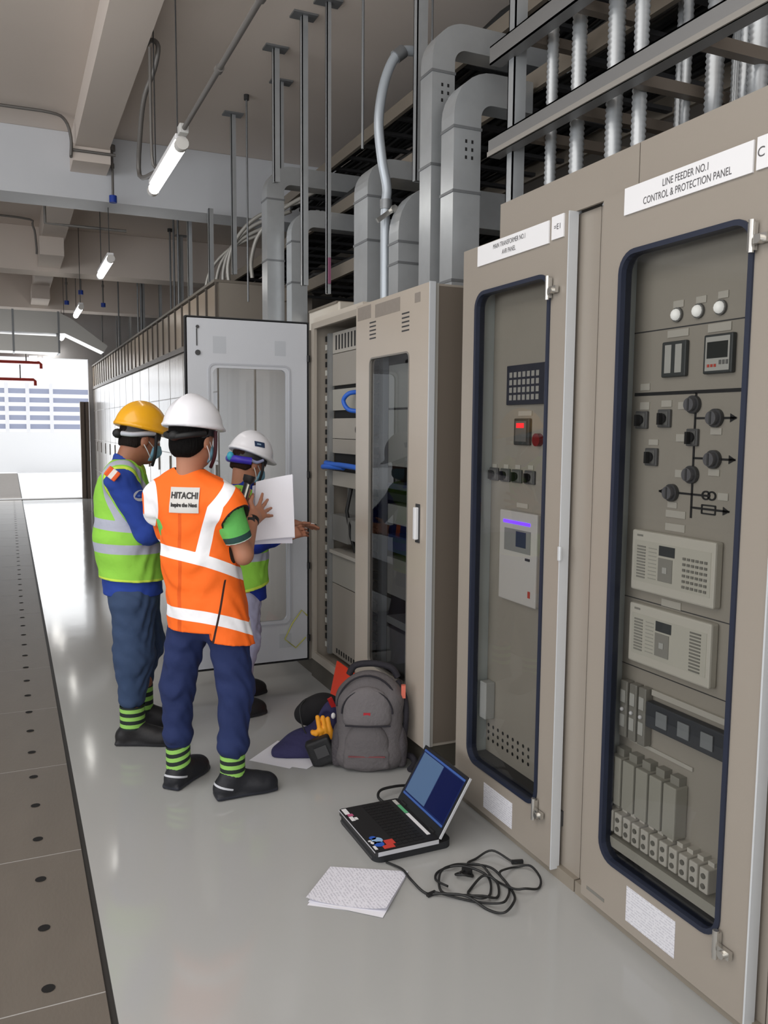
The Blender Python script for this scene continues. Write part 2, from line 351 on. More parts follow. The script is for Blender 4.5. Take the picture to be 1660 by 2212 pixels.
def sel_switch(p, y, z, w=.052, h=.054, X=XP):
    m = MB(); m.box((X-.010, y-w/2, z-h/2), (X, y+w/2, z+h/2), 0, .003); m.box((X-.0115, y-w/2+.007, z-h/2+.007), (X-.0102, y+w/2-.007, z+h/2-.007), 1)
    m.cyl((X-.0115, y, z), (X-.018, y, z), .014, 14, 2); m.box((X-.032, y-.0045, z-.019), (X-.018, y+.0045, z+.016), 2); m.build('selector_switch', [mat('switch_bezel', (92, 92, 92), .5), MIDGREY, BLACK], p)
sel_switch(p1, 1.833, 1.578, .044, .05)
for y, z in ((2.047,1.629),(1.949,1.633),(1.998,1.516)): sel_switch(p1, y, z)
def relay(p, y0, y1, z0, z1, keypad):
    X = XP-.03; w = y1-y0; h = z1-z0
    m = MB(); m.box((X, y0, z0), (XP, y1, z1), 0, .006); m.box((X-.001, y0+.015, z0+.03), (X, y1-.015, z1-.03), 1)
    m.box((X-.003, y0+.55*w-.034, z1-.066), (X-.001, y0+.55*w+.030, z1-.036), 2)                                   # display
    m.box((X-.003, y0+.56*w-.03, z0+.045), (X-.001, y0+.56*w+.028, z0+.115), 3); m.box((X-.005, y0+.56*w-.010, z0+.071), (X-.003, y0+.56*w+.008, z0+.089), 4)   # arrow pad
    for k in range(11): m.box((X-.0025, y1-.065, z0+.042+k*.0095), (X-.001, y1-.028, z0+.047+k*.0095), 3)            # led column
    for k in range(9): m.box((X-.0018, y1-.112, z0+.045+k*.0115), (X-.001, y1-.078, z0+.048+k*.0115), 5)
    if keypad:
        for a in range(6):
            for b in range(6): m.box((X-.004, y0+.027+a*.0165, z0+.04+b*.0165), (X-.001, y0+.037+a*.0165, z0+.0475+b*.0165), 6)
    else:
        for k in range(12): m.box((X-.0025, y0+.036, z0+.035+k*.010), (X-.001, y0+.078, z0+.040+k*.010), 6)
    m.box((X-.0012, y1-.05, z1-.018), (X, y1-.025, z1-.012), 3)
    m.build('protection_relay', [RELAY, mat('relay_face', (206, 203, 190), .5), mat('relay_lcd', (62, 66, 68), .3), mat('relay_grey', (150, 148, 140), .5), LTGREY, mat('relay_print', (178, 176, 166), .6), mat('relay_keys', (132, 130, 122), .5)], p)
relay(p1, 1.702, 2.043, 1.102, 1.290, True); relay(p1, 1.704, 2.043, .873, 1.060, False)
# clear terminal covers, test switch strip, auxiliary relays, terminal row
for y in (2.055, 2.012, 1.97):
    m = MB(); m.box((XP-.03, y-.017, .615), (XP, y+.017, .80), 0, .004); m.box((XP-.033, y-.011, .65), (XP-.03, y+.011, .69), 1); m.box((XP-.033, y-.011, .73), (XP-.03, y+.011, .77), 1); m.ball((XP-.034, y, .707), .007, 8, 2)
    m.build('terminal_cover', [mat('smoky_clear_cover', (140, 138, 130), .15), LTGREY, WHITE], p1)
m = MB(); m.box((XP-.03, 1.60, .684), (XP, 1.952, .765), 0, .004); m.build('test_switch_strip', mat('strip_charcoal', (58, 62, 68), .5), p1)
m = MB()
for k in range(4): m.box((XP-.036, 1.86-.09*k-.004, .702), (XP-.030, 1.86-.09*k+.042, .748), 0, .002)
m.build('switch_cell', mat('cell_grey', (136, 140, 142), .5), p1)
MB().box((XP-.012, 1.60, .782), (XP, 1.948, .800)).build('label_rail', TAG, p1)
MB().box((XP-.006, 1.774, .602), (XP, 2.05, .614)).build('label_rail', TAG, p1)
for k in range(5):
    y = 2.085-.0605*k; m = MB(); m.box((XP-.05, y-.052, .39), (XP, y, .55), 0, .004); m.box((XP-.03, y-.044, .55), (XP, y-.008, .575), 1); m.build('auxiliary_relay', [mat('relay_case', (170, 168, 156), .5), mat('relay_socket', (150, 148, 138), .5)], p1)
TERM = mat('terminal_white', (208, 204, 194), .5)
for k in range(11):
    y = 2.085-.0405*k; m = MB(); m.box((XP-.058, y-.033, .30), (XP, y, .372), 0, .004); m.box((XP-.03, y-.028, .372), (XP, y-.005, .385), 0)
    for z in (.32, .35): m.cyl((XP-.058, y-.0165, z), (XP-.061, y-.0165, z), .008, 10, 1)
    m.build('terminal_block', [TERM, mat('screw_grey', (110, 108, 100), .5)], p1)
MB().box((XP-.06, 1.53, .252), (XP, 2.10, .285)).build('cable_trunking', mat('trunking', (178, 175, 164), .5), p1)
MB().box((XF+.035, 1.53, .19), (XP-.0005, 2.11, .235)).build('bottom_tray', DKGREY, p1)

# --- middle cabinet (transformer AVR)
c2 = cabinet('control_cabinet', 'narrow-windowed beige control cabinet behind the laptop, transformer panel', 2.229, 3.06)
d2 = panel_door(c2, 2.335, 3.035, (2.437, 2.923, .23, 2.122))
plate(d2, 2.440, 2.916, 2.230, 2.306, [('MAIN TRANSFORMER NO.1', 2.284, 2.69), ('AVR PANEL', 2.254, 2.69)], .025, .72)
plate(d2, 2.357, 2.424, 2.236, 2.312, [('=E1', 2.274, 2.39)], .026)
door_card(d2, 2.586, 2.796, .069, .172)
m = MB(); m.box((XF-.012, 2.318, 1.15), (XF-.001, 2.332, 1.2), 0, .003); m.build('door_catch', ALU, d2)
p2 = MB().box((XP, 2.30, .1), (XP+.05, 2.945, 2.25)).build('inner_panel', PANEL, c2)
MB().box((1.745, 2.934, .12), (XP-.0005, 2.944, 2.22)).build('side_liner', MATS['liner_grey'], c2)  # same added pale plate, the reflection put into its colour
m = MB(); m.box((XP-.012, 2.56, 1.690), (XP, 2.818, 1.842), 0, .003)
for a in range(7):
    for b in range(4): m.box((XP-.0135, 2.795-.030*a-.019, 1.708+.029*b), (XP-.0122, 2.795-.030*a, 1.728+.029*b), 1)
m.build('annunciator', [mat('annunciator_navy', (46, 48, 62), .4), mat('window_cell', (176, 174, 168), .5)], p2)
tags(p2, [(2.697,1.657,.09,.018),(2.701,1.304,.076,.018),(2.907,1.447,.034,.016),(2.821,1.449,.034,.016),(2.738,1.451,.034,.016),(2.650,1.453,.034,.016)])
m = MB(); m.box((XP-.014, 2.652, 1.536), (XP, 2.756, 1.638), 0, .004); m.box((XP-.0155, 2.668, 1.55), (XP-.0142, 2.742, 1.628), 1); m.box((XP-.017, 2.684, 1.602), (XP-.0156, 2.734, 1.620), 2)
m.build('digital_meter', [mat('charcoal_bezel', (62, 66, 66), .5), MIDGREY, mat('red_digits', (235, 30, 40), .5, emit=1.6)], p2)
m = MB(); m.cyl((XP, 2.598, 1.558), (XP-.02, 2.598, 1.558), .024, 16); m.build('push_button', mat('dark_red_button', (128, 22, 26), .4), p2)
for y in (2.907, 2.821, 2.738, 2.650): sel_switch(p2, y, 1.415, .066, .052)
m = MB(); X = XP-.025; m.box((X, 2.565, .925), (XP, 2.825, 1.281), 0, .005); m.box((X-.002, 2.605, 1.125), (X, 2.785, 1.212), 1); m.box((X-.003, 2.634, 1.146), (X-.002, 2.702, 1.206), 2)
m.box((X-.002, 2.61, 1.232), (X, 2.795, 1.244), 3); m.box((X-.004, 2.607, 1.100), (X, 2.635, 1.109), 4); m.box((X-.002, 2.60, .96), (X, 2.615, .985), 5)
m.build('voltage_regulator', [mat('regulator_white', (214, 211, 206), .5), mat('regulator_grey', (150, 150, 150), .5), mat('regulator_lcd', (52, 60, 92), .3), mat('violet_leds', (96, 50, 255), .5, emit=2.2), DKGREY, mat('red_key', (200, 80, 66), .5)], p2)
m = MB(); m.box((XP-.045, 2.87, .40), (XP, 2.92, .555), 0, .004); m.build('document_pocket', mat('pale_pocket', (196, 198, 196), .5), p2)
m = MB()
for a in range(9):
    for b in range(3):
        n = 8; m.add([(XP-.0012, 2.915-.037*a+.007*math.cos(2*pi*k/n), .300+.030*b+.008*math.sin(2*pi*k/n)) for k in range(n)], [list(range(n))])
m.build('vent_hole_pattern', HOLE, p2)
MB().box((XF+.035, 2.33, .19), (XP-.0005, 2.935, .245)).build('bottom_tray', DKGREY, p2)
# --- third cabinet, mostly beyond the right edge of the frame
c3 = cabinet('control_cabinet', 'beige control cabinet cut off by the right edge of the photo', .664, 1.443)
d3 = panel_door(c3, .70, 1.385, (.80, 1.28, .225, 2.122))
p3 = MB().box((XP, .72, .1), (XP+.05, 1.34, 2.25)).build('inner_panel', PANEL, c3)
# --- sheet-metal covers over the cable entry
for a, b, lab in ((1.26, 2.029, 'beige cable entry cover on top of the nearest control cabinet'), (2.033, 2.803, 'beige cable entry cover bridging the nearest and the middle control cabinets')):
    m = MB(); m.box((1.735, a, 2.315), (1.745, b, 2.445)); m.box((1.745, a, 2.315), (2.42, a+.008, 2.445)); m.box((1.745, b-.008, 2.315), (2.42, b, 2.445)); m.box((2.41, a+.008, 2.315), (2.42, b-.008, 2.445))
    tag(m.build('cable_entry_cover', BEIGE), lab, 'cover')

# ------------------------------------------------------------------ equipment racks
RACKG = mat('rack_grey_beige', (168, 160, 149), .4, var=.03)
def rack_shell(t, y0, y1):
    m = MB(); z0, z1 = .115, 2.235
    m.box((XF+.035, y0, z0), (2.5, y0+.012, z1)); m.box((XF+.035, y1-.012, z0), (2.5, y1, z1)); m.box((2.49, y0+.012, z0), (2.5, y1-.012, z1)); m.box((XF+.035, y0+.012, z1-.012), (2.49, y1-.012, z1)); m.box((XF+.035, y0+.012, z0), (2.49, y1-.012, z0+.012))
    m.ring(rrect(XF+.025, y0, y1, z0, z1, .004), rrect(XF+.025, y0+.05, y1-.05, z0+.05, z1-.035, .004), (.02, 0, 0))
    m.build('body', RACKG, t)
    MB().box((1.735, y0+.004, 0), (2.48, y1-.004, .114)).build('plinth', PLINTH, t)
r1 = thing('equipment_rack', 'closed beige equipment rack with glazed door and silver handle, behind the backpack', 'rack', (2.1, 3.75, 0))
rack_shell(r1, 3.345, 4.196)
m = MB(); m.ring(rrect(XF, 3.335, 4.185, .112, 2.238, .004), rrect(XF, 3.54, 4.0, .355, 1.948, .03), (.024, 0, 0)); d = m.build('cabinet_door', mat('warm_rack_door', (182, 172, 160), .3, var=.03, spec=.6), r1)
g = MB(); pts = rrect(XF+.008, 3.538, 4.002, .353, 1.95, .03); g.add(pts, [list(range(len(pts)))]); g.build('glass_pane', GLASS2, d)
MB().ring(rrect(XF-.002, 3.533, 4.007, .348, 1.955, .035), rrect(XF-.002, 3.541, 3.999, .356, 1.947, .028), (.008, 0, 0)).build('window_frame', mat('window_trim', (128, 124, 118), .4), d)
MB().box((XF-.003, 3.326, .11), (XF+.026, 3.3345, 2.24)).build('edge_strip', ALU, d)
m = MB(); m.box((XF-.022, 3.412, 1.085), (XF-.002, 3.436, 1.235), 0, .004); m.box((XF-.003, 3.402, 1.07), (XF-.0005, 3.446, 1.25), 1); m.build('door_handle', [mat('bright_handle', (232, 234, 238), .25), DKGREY], d)
for y in (3.965, 3.578):
    m = MB()
    for k in range(5): m.box((XF-.001, y-.04, 2.048+k*.020), (XF, y+.04, 2.055+k*.020))
    m.build('louvre_pattern', DKGREY, d)
for ya, yb_, za, zb in ((3.99, 4.165, 2.157, 2.225), (3.64, 3.935, 2.15, 2.215), (3.425, 3.482, 2.165, 2.208)): MB().box((XF-.001, ya, za), (XF-.0003, yb_, zb)).build('label_card', mat('film_label', (140, 132, 124), .6, var=.1, vscale=60), d)
m = MB(); m.box((1.80, 3.40, .16), (1.83, 3.43, 2.18)); m.build('mounting_rail', mat('rail_zinc', (150, 152, 152), .4, .5), r1); MB().box((1.80, 4.03, .16), (1.83, 4.085, 2.18)).build('mounting_rail', mat('rail_pale', (196, 200, 204), .4), r1)
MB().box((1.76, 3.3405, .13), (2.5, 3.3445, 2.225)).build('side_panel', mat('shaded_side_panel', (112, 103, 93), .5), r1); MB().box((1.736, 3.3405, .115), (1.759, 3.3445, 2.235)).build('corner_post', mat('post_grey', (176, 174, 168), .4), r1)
for za, zb, cm in ((1.70, 1.92, (150, 150, 144)), (1.40, 1.69, (142, 142, 134)), (1.28, 1.31, (70, 74, 90)), (1.22, 1.26, (40, 40, 46)), (1.10, 1.20, (150, 150, 142)), (.95, 1.04, (48, 60, 92)), (.72, .92, (134, 132, 126)), (.56, .60, (120, 120, 116)), (.2, .54, (92, 90, 88))):
    m = MB(); m.box((1.815, 3.435, za), (2.1, 3.995, zb), 0, .003); m.build('rack_unit', mat('unit_%d_%d_%d' % cm, tuple(min(255, int(v*1.18)) for v in cm), .5), r1)
m = MB()
for k in range(34): m.box((1.80, 4.10, .20+k*.057), (1.81, 4.18, .24+k*.057), k % 2)
m.build('rail_slot_pattern', [mat('slot_blue_grey', (64, 70, 80), .6), MIDGREY], r1)

r2 = thing('equipment_rack', 'open equipment rack full of modules, its door swung out beside the three men', 'rack', (2.1, 4.6, 0))
rack_shell(r2, 4.20, 4.99)
MB().box((1.755, 4.205, 2.236), (2.4, 4.985, 2.27)).build('top_frame', mat('bright_rack_top', (198, 190, 178), .3), r2)
XR = 1.83
m = MB(); m.box((XR-.02, 4.255, .165), (XR+.01, 4.285, 2.17), 0); m.box((XR-.02, 4.865, .165), (XR+.01, 4.905, 2.17), 0)
for k in range(38): m.box((XR-.022, 4.912, .2+k*.052), (XR+.01, 4.935, .232+k*.052), 1 if k % 3 else 2)
m.build('mounting_rail', [mat('rail_zinc', (150, 152, 152), .4, .5), DARK, LTGREY], r2)
UNITS = [(2.045, 2.172, (164, 160, 152)), (1.85, 2.042, (150, 145, 137)), (1.70, 1.828, (158, 156, 148)), (1.53, 1.652, (160, 155, 147)), (1.44, 1.527, (152, 147, 139)), (1.24, 1.33, (160, 156, 148)), (.63, .815, (150, 147, 139)), (.17, .625, (146, 140, 131))]
for k, (za, zb, cm) in enumerate(UNITS):
    m = MB(); m.box((XR, 4.287, za), (XR+.25, 4.863, zb), 0, .002)
    if k == 0:
        for q in range(10): m.box((XR-.001, 4.34+q*.05, za+.02), (XR, 4.362+q*.05, zb-.02), 1)
    if k == 3: m.cyl((XR, 4.40, 1.585), (XR-.03, 4.40, 1.585), .022, 12, 1); m.box((XR-.035, 4.385, 1.585), (XR-.03, 4.395, 1.64), 1)
    if k == 7:
        for q in range(12): m.box((XR-.001, 4.33+q*.04, za+.02), (XR, 4.35+q*.04, za+.05), 1)
    m.build('rack_module', [mat('module_%d' % k, cm, .5), BLACK], r2)
MB().box((XR+.26, 4.25, .165), (XR+.27, 4.93, 2.19)).build('back_panel', DARK, r2); MB().box((XR+.015, 4.288, 1.242), (XR+.24, 4.862, 2.17)).build('module_cage', DARK, r2)  # second box: black filler added so the gaps between modules look shaded
m = MB(); m.box((XR, 4.40, .93), (XR+.2, 4.55, 1.05), 0); m.box((XR, 4.60, .90), (XR+.2, 4.86, 1.06), 0); m.box((XR+.1, 4.70, .95), (XR+.12, 4.86, 1.23), 0); m.box((XR-.02, 4.287, .818), (XR+.25, 4.863, .84), 1); m.build('shelf', [mat('shelf_grey', (120, 120, 118), .5), mat('shelf_edge', (170, 166, 158), .4)], r2)
m = MB(); m.tube([(XR+.03, 4.62, 1.24), (XR, 4.62, 1.1), (XR+.02, 4.6, .95), (XR+.05, 4.6, .85)], .012, 8); m.build('patch_cable', WIRE, r2)
for pts, r in (([(XR, 4.45, 1.80), (XR-.05, 4.47, 1.79), (XR-.07, 4.50, 1.75), (XR-.05, 4.47, 1.70), (XR, 4.42, 1.69)], .013), ([(XR, 4.86, 1.37), (XR-.05, 4.84, 1.38), (XR-.06, 4.76, 1.375), (XR-.045, 4.62, 1.375), (XR-.03, 4.40, 1.37), (XR, 4.3, 1.36)], .016), ([(XR, 4.86, 1.36), (XR-.06, 4.86, 1.355), (XR-.07, 4.78, 1.36), (XR-.03, 4.6, 1.36)], .016)):
    MB().tube(smooth_path(pts, 6), r, 8).build('blue_patch_cable', BLUECABLE, r2)
# its door, swung square into the aisle (hinged at the far edge)
m = MB(); yd = 4.99
def drect(x0, x1, z0, z1, r, n=6): return [(p[1], yd, p[2]) for p in rrect(0, x0, x1, z0, z1, r, n)]
m.ring(drect(.962, 1.712, .112, 2.236, .006), drect(1.118, 1.572, .378, 1.945, .035), (0, .022, 0)); d = m.build('cabinet_door', GREYDOOR, r2)
g = MB(); pts = [(p[0], yd+.012, p[2]) for p in drect(1.11, 1.58, .37, 1.953, .03)]; g.add(pts, [list(range(len(pts)))]); g.build('glass_pane', GLASS2, d)
MB().ring(drect(.955, 1.720, .104, 2.243, .006), drect(.968, 1.707, .117, 2.231, .004), (0, .03, 0)).build('door_seal', mat('black_seal', (30, 31, 34), .6), d)
MB().ring(drect(1.09, 1.60, .35, 1.973, .04), drect(1.10, 1.59, .36, 1.963, .035), (0, -.004, 0)).build('window_frame', mat('frame_line', (176, 179, 186), .4), d)
for z in (.25, .72, 1.30, 2.02):
    MB().cyl((1.715, yd-.006, z-.02), (1.715, yd-.006, z+.02), .011, 10).build('hinge', BLACK, d)
m = MB(); m.cyl((1.03, yd, 2.03), (1.03, yd-.008, 2.03), .016, 12); m.cyl((1.03, yd, 2.18), (1.03, yd-.006, 2.18), .010, 10); m.box((1.022, yd-.004, 2.07), (1.028, yd, 2.17)); m.build('lock_rod', DKGREY, d)
for xa, xb, za, zb in ((1.12, 1.2, 2.03, 2.13), (1.50, 1.57, 2.03, 2.12), (1.52, 1.60, .2, .29)): MB().box((xa, yd-.0006, za), (xb, yd, zb)).build('vent_patch', mat('patch_grey', (182, 186, 192), .5), d)
m = MB(); m.tube([(1.70, yd-.02, .40), (1.66, yd-.03, .44), (1.60, yd-.025, .36), (1.55, yd-.02, .26), (1.62, yd-.03, .2), (1.69, yd-.02, .26)], .004, 6); m.build('earth_wire', mat('yellow_green_wire', (190, 190, 90), .5), d)
# --- two plain cubicles between the open rack and the long switchgear row
for k, (a, b) in enumerate(((5.02, 6.2), (6.21, 7.42))):
    t = thing('equipment_rack', ['plain beige rack just beyond the open grey door', 'plain beige rack abutting the long switchgear row'][k], 'rack', (2.1, (a+b)/2, 0))
    MB().box((XF+.02, a, .1), (2.5, b, 2.2)).build('body', RACKG, t); MB().box((XF, a+.02, .12), (XF+.019, b-.02, 2.18), 0, .006).build('cabinet_door', BEIGE, t)
    MB().box((1.75, a, 0), (2.48, b, .099)).build('plinth', PLINTH, t); MB().box((XF-.02, a+.1, 1.05), (XF-.001, a+.125, 1.2), 0, .004).build('door_handle', DKGREY, t)
# --- long row of switchgear cubicles
first = None
for k in range(15):
    y0 = 7.45+.797*k
    lab = 'tall glossy cream switchgear cubicle, %s in the long row from the open door' % words[k]
    if first is None:
        t = first = thing('switchgear_cubicle', lab, 'cubicle', (2.1, y0, 0), 'switchgear cubicles along the wall')
        MB().box((XF+.02, y0, .08), (2.6, y0+.792, 2.86)).build('body', BEIGE, t)
        d = MB().box((XF, y0+.006, .1), (XF+.019, y0+.786, 2.36), 0, .006).build('cabinet_door', FARBEIGE, t)
        MB().box((XF-.012, y0+.06, 1.05), (XF-.001, y0+.085, 1.25), 0, .003).build('door_handle', BEIGE, d)
        m = MB()
        for zz in (.62, 1.28, 1.9): m.box((XF-.0015, y0+.03, zz), (XF-.0003, y0+.76, zz+.012))
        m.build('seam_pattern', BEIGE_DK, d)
        m = MB(); m.box((XF-.01, y0, 2.375), (XF+.019, y0+.792, 2.43), 0); m.build('rail', mat('shaded_rail', (120, 112, 104), .5), t)  # rail in a darker beige than the doors
        m = MB()
        for q in range(2):
            for s in (0, .37): m.box((XF+.0, y0+q*.396+s*.05+.01, 2.435), (XF+.019, y0+q*.396+.36, 2.845), 0)
        m.build('upper_panel', mat('upper_cream_panel', (226, 214, 198), .25, spec=.6), t)
        for q in (0, .396): MB().box((XF-.012, y0+q-.006, 2.435), (XF+.01, y0+q+.012, 2.86)).build('vertical_rib', mat('rib_shade', (96, 88, 80), .5), t)  # dark brown-grey ribs between the upper panels
        MB().box((XF-.02, y0, 2.862), (2.6, y0+.792, 2.885)).build('top_edge', mat('top_edge_shade', (128, 120, 110), .5), t)  # darker beige edge along the top
        MB().box((1.75, y0, 0), (2.58, y0+.792, .079)).build('plinth', PLINTH, t)
    else: copy_tree(first, (0, .797*k, 0), lab)
# ------------------------------------------------------------------ overhead: ducts, conduits, posts, trays
def elbow_duct(label, y, w, x0, x1, z0, ztop, xend, group=None, holes=True):
    """rectangular cable duct that rises from a cabinet top and bends back towards the wall"""
    t = thing('cable_duct', label, 'duct', ((x0+x1)/2, y, z0), group)
    h = (x1-x0)/2; xc = (x0+x1)/2; R = h+.06; zc = ztop-h-R
    path = [((xc, y, z0), h), ((xc, y, zc), h)]
    for k in range(1, 9):
        a = math.radians(90*k/8); path.append(((xc+R-R*math.cos(a), y, zc+R*math.sin(a)), h))
    path.append(((xend, y, zc+R), h))
    m = MB(); sweep_rect(m, path, w, (0, 1, 0)); m.build('duct_body', GALV, t)
    for z in (z0+.02, zc-.06, z0+(zc-z0)*.55): MB().box((x0-.004, y-w/2-.004, z), (x1+.004, y+w/2+.004, z+.012)).build('joint_collar', GALV_DK, t)
    if holes:
        m = MB()
        for k in range(3):
            for xx in (xc-.012, xc+.02): m.box((xx, y-w/2-.0015, zc-.12-k*.035), (xx+.01, y-w/2-.0003, zc-.105-k*.035))
        m.build('bolt_hole_pattern', BLACK, t)
    return t
elbow_duct('shorter galvanised cable duct with curved top and bolt holes, rising from the closed rack', 3.48, .12, 1.865, 2.005, 2.245, 3.20, 2.28)
elbow_duct('taller galvanised cable duct behind its shorter twin on the closed rack', 3.70, .12, 1.865, 1.985, 2.245, 3.50, 2.7)
elbow_duct('wide dull duct elbow low above the rack behind the pair of curved ducts', 4.08, .12, 1.875, 2.07, 2.245, 2.87, 2.6, holes=False)
elbow_duct('bright galvanised duct with square top above the gap between the two racks', 4.52, .2, 1.87, 1.97, 2.272, 3.10, 2.5, holes=False)
elbow_duct('tall galvanised duct rising behind the open grey door, curving at the top', 6.15, .14, 1.775, 1.905, 2.205, 3.50, 2.8, holes=False)
elbow_duct('shorter galvanised duct rising beside the tall one behind the open grey door', 5.95, .12, 1.90, 2.02, 2.205, 3.16, 2.8, holes=False)
t = thing('flexible_conduit', 'pale grey flexible conduit arching down to the closed rack', 'conduit', (1.88, 4.2, 2.24))
MB().tube(smooth_path([(2.10, 4.2, 3.60), (1.978, 4.2, 3.585), (1.92, 4.2, 3.53), (1.867, 4.2, 3.40), (1.838, 4.2, 3.21), (1.857, 4.2, 3.02), (1.888, 4.2, 2.87), (1.88, 4.2, 2.74), (1.882, 4.2, 2.24)]), .026, 12).build('hose', mat('pale_conduit', (186, 194, 202), .35, .3), t)
m = MB(); m.cyl((1.978, 4.2, 3.585), (1.93, 4.2, 3.545), .034, 12); m.build('gland_nut', GALV_DK, t); MB().cyl((1.884, 4.2, 2.76), (1.884, 4.2, 2.81), .033, 12).build('gland_nut', GALV_DK, t)
t = thing('cable_strap', 'bright steel strap bracket at the duct above the closed rack', 'bracket', (1.86, 4.2, 2.75))
m = MB(); m.obox((1.86, 4.15, 2.72), (.06, .01, .012), ((.8, 0, .6), (0, 1, 0), (-.6, 0, .8))); m.cyl((1.9, 4.14, 2.75), (1.9, 4.12, 2.75), .02, 8); m.build('strap', STEEL, t)
# corrugated steel conduits entering the control cabinets
def corrugated(name, label, x, y, r, z0, z1, group):
    pts = []; rs = []; n = int((z1-z0)/.010)
    for k in range(n+1): pts.append((x, y, z0+(z1-z0)*k/n)); rs.append(r*(1.06 if k % 2 else .88))
    o = MB().tube(pts, rs, 14).build(name, GALV)
    return tag(o, label, 'conduit', group)
G = 'corrugated conduits above the control cabinets'
for x, y, r, lab in ((2.1, 3.01, .024, 'corrugated steel conduit nearest the tall strut post, above the middle cabinet'), (2.1, 2.833, .029, 'corrugated steel conduit, second from the tall strut post'),
        (2.22, 2.74, .020, 'thin corrugated steel conduit, third from the tall strut post'), (2.1, 2.610, .031, 'thickest shiny corrugated conduit, fourth from the tall strut post'), (2.1, 2.472, .026, 'corrugated steel conduit, fifth from the tall strut post'),
        (2.3, 2.46, .019, 'thin dim corrugated conduit behind the cross arms'), (2.3, 2.322, .031, 'bright corrugated conduit left of the pair at the top right corner'), (2.34, 2.222, .021, 'thin corrugated conduit between two thick ones at the top right'), (2.3, 2.131, .034, 'thick corrugated conduit at the top right corner of the photo'),
        (2.42, 2.62, .018, 'thin shaded corrugated conduit at the back, above the middle cabinet'), (2.44, 2.36, .018, 'thin shaded corrugated conduit at the back, above the nearest cabinet')):
    corrugated('corrugated_conduit', lab, x, y, r, 2.31, 3.42, G)
def channel(m, a, b, w, h, t=.006, mi=0):
    """open strut channel from a to b along y"""
    m.box((a[0], a[1], a[2]), (a[0]+t, b[1], a[2]+h), mi); m.box((a[0], a[1], a[2]), (a[0]+w, b[1], a[2]+t), mi); m.box((a[0], a[1], a[2]+h-t), (a[0]+w, b[1], a[2]+h), mi)
t = thing('strut_rail', 'long grey strut rail running above the control cabinets, lower of two', 'rail', (1.95, 2.4, 2.79)); m = MB(); channel(m, (1.95, .9, 2.775), (1.95, 3.262, 2.775), .06, .075); m.build('channel', mat('rail_grey', (136, 136, 136), .45, .35), t)
m = MB(); m.box((1.944, .9, 2.775), (1.95, 3.262, 2.795)); m.build('lip', mat('rail_lip', (150, 146, 140), .5), t)
t = thing('strut_rail', 'grey strut rail running above the control cabinets, upper of two', 'rail', (1.95, 2.4, 3.2)); m = MB(); channel(m, (1.95, 1.2, 3.16), (1.95, 3.265, 3.16), .06, .075); m.build('channel', mat('rail_grey', (136, 136, 136), .45, .35), t)
for z, grp in ((2.79, 'lower'), (3.175, 'upper')):
    for k, y in enumerate((3.05, 2.74, 2.42, 2.10)):
        if z > 3 and k > 1: continue
        o = MB().box((2.012, y-.02, z), (2.9 if z < 3 else 2.29, y+.02, z+.04)).build('cross_arm', mat('arm_beige', (112, 103, 94), .5)); tag(o, 'beige cross arm behind the %s strut rail, %s from the tall strut post' % (grp, words[k]), 'bracket', 'cross arms of the strut frame')
def post(label, x, y, z0, z1, w=.041, d=.041, base=True, name='strut_post', cat='post', group='strut posts hanging from the ceiling'):
    t = thing(name, label, cat, (x, y, z0), group)
    m = MB(); m.box((x-w/2, y-d/2, z0), (x-w/2+.006, y+d/2, z1)); m.box((x-w/2, y-d/2, z0), (x+w/2, y-d/2+.006, z1)); m.box((x-w/2, y+d/2-.006, z0), (x+w/2, y+d/2, z1)); m.build('channel', GALV, t)
    if base: MB().box((x-.08, y-.05, z1-.012), (x+.08, y+.05, z1)).build('ceiling_plate', GALV_DK, t)
    return t
post('tall strut post where the two strut rails end, above the middle cabinet', 2.03, 3.17, 2.446, 4.2, .06, .05)
post('strut post beside the flexible conduit above the closed rack', 2.02, 4.08, 2.89, 4.2, .06, .045)
post('strut post ending in a bracket plate, above the open grey door', 1.77, 5.83, 3.3, 4.2, .042, .05)
post('long strut post in front of the ducts, above the hinge of the open grey door', 1.80, 5.31, 2.52, 4.2, .04, .045)
post('long strut post right of the hinge of the open grey door', 1.88, 5.08, 2.44, 4.2, .028, .03)
post('strut post with an angled head, behind the bracketed one', 1.97, 6.35, 3.1, 4.2, .03, .035)
post('slim strut post over the first cubicle of the long row', 1.80, 7.16, 2.887, 4.2, .04, .035)
post('strut post over the second cubicle of the long row', 1.80, 8.05, 2.887, 3.63, .045, .05, False)
post('strut post over the third cubicle of the long row', 1.80, 9.05, 2.887, 4.2, .045, .05)
def rod(label, x, y, z0, z1, r=.006, cat='rod', name='hanger_rod', group='hanger rods'):
    t = thing(name, label, cat, (x, y, z0), group)
    MB().cyl((x, y, z0), (x, y, z1), r, 8).build('rod', GALV_DK, t); MB().cyl((x, y, z1-.04), (x, y, z1), r*2.6, 8).build('anchor', DKGREY, t)
rod('thin threaded rod above the first cubicle of the long row', 1.8, 6.72, 2.6, 4.2, .008)
rod('thin threaded rod left of the tall strut post, above the closed rack', 1.8, 4.33, 3.1, 4.2, .008)
rod('thin threaded rod above the closed rack, nearest the flexible conduit', 2.2, 4.3, 3.2, 4.2, .006)
for k in range(10):
    y = 9.7+.93*k
    if any(abs(y+.0-b-.2) < .25 for b in (12.2, 16.1)): y += .45
    rod('hanger rod above the long switchgear row, %s beyond the posts' % words[k], 1.80+.12*(k % 3), y, 2.887, 4.2, .012)
for k in range(5):
    y = 10.1+1.8*k
    if any(abs(y-b-.2) < .35 for b in (12.2, 16.1)): y += .5
    post('strut hanger further along the long switchgear row, %s of five' % words[k], 2.25, y, 2.887, 4.2, .045, .045)
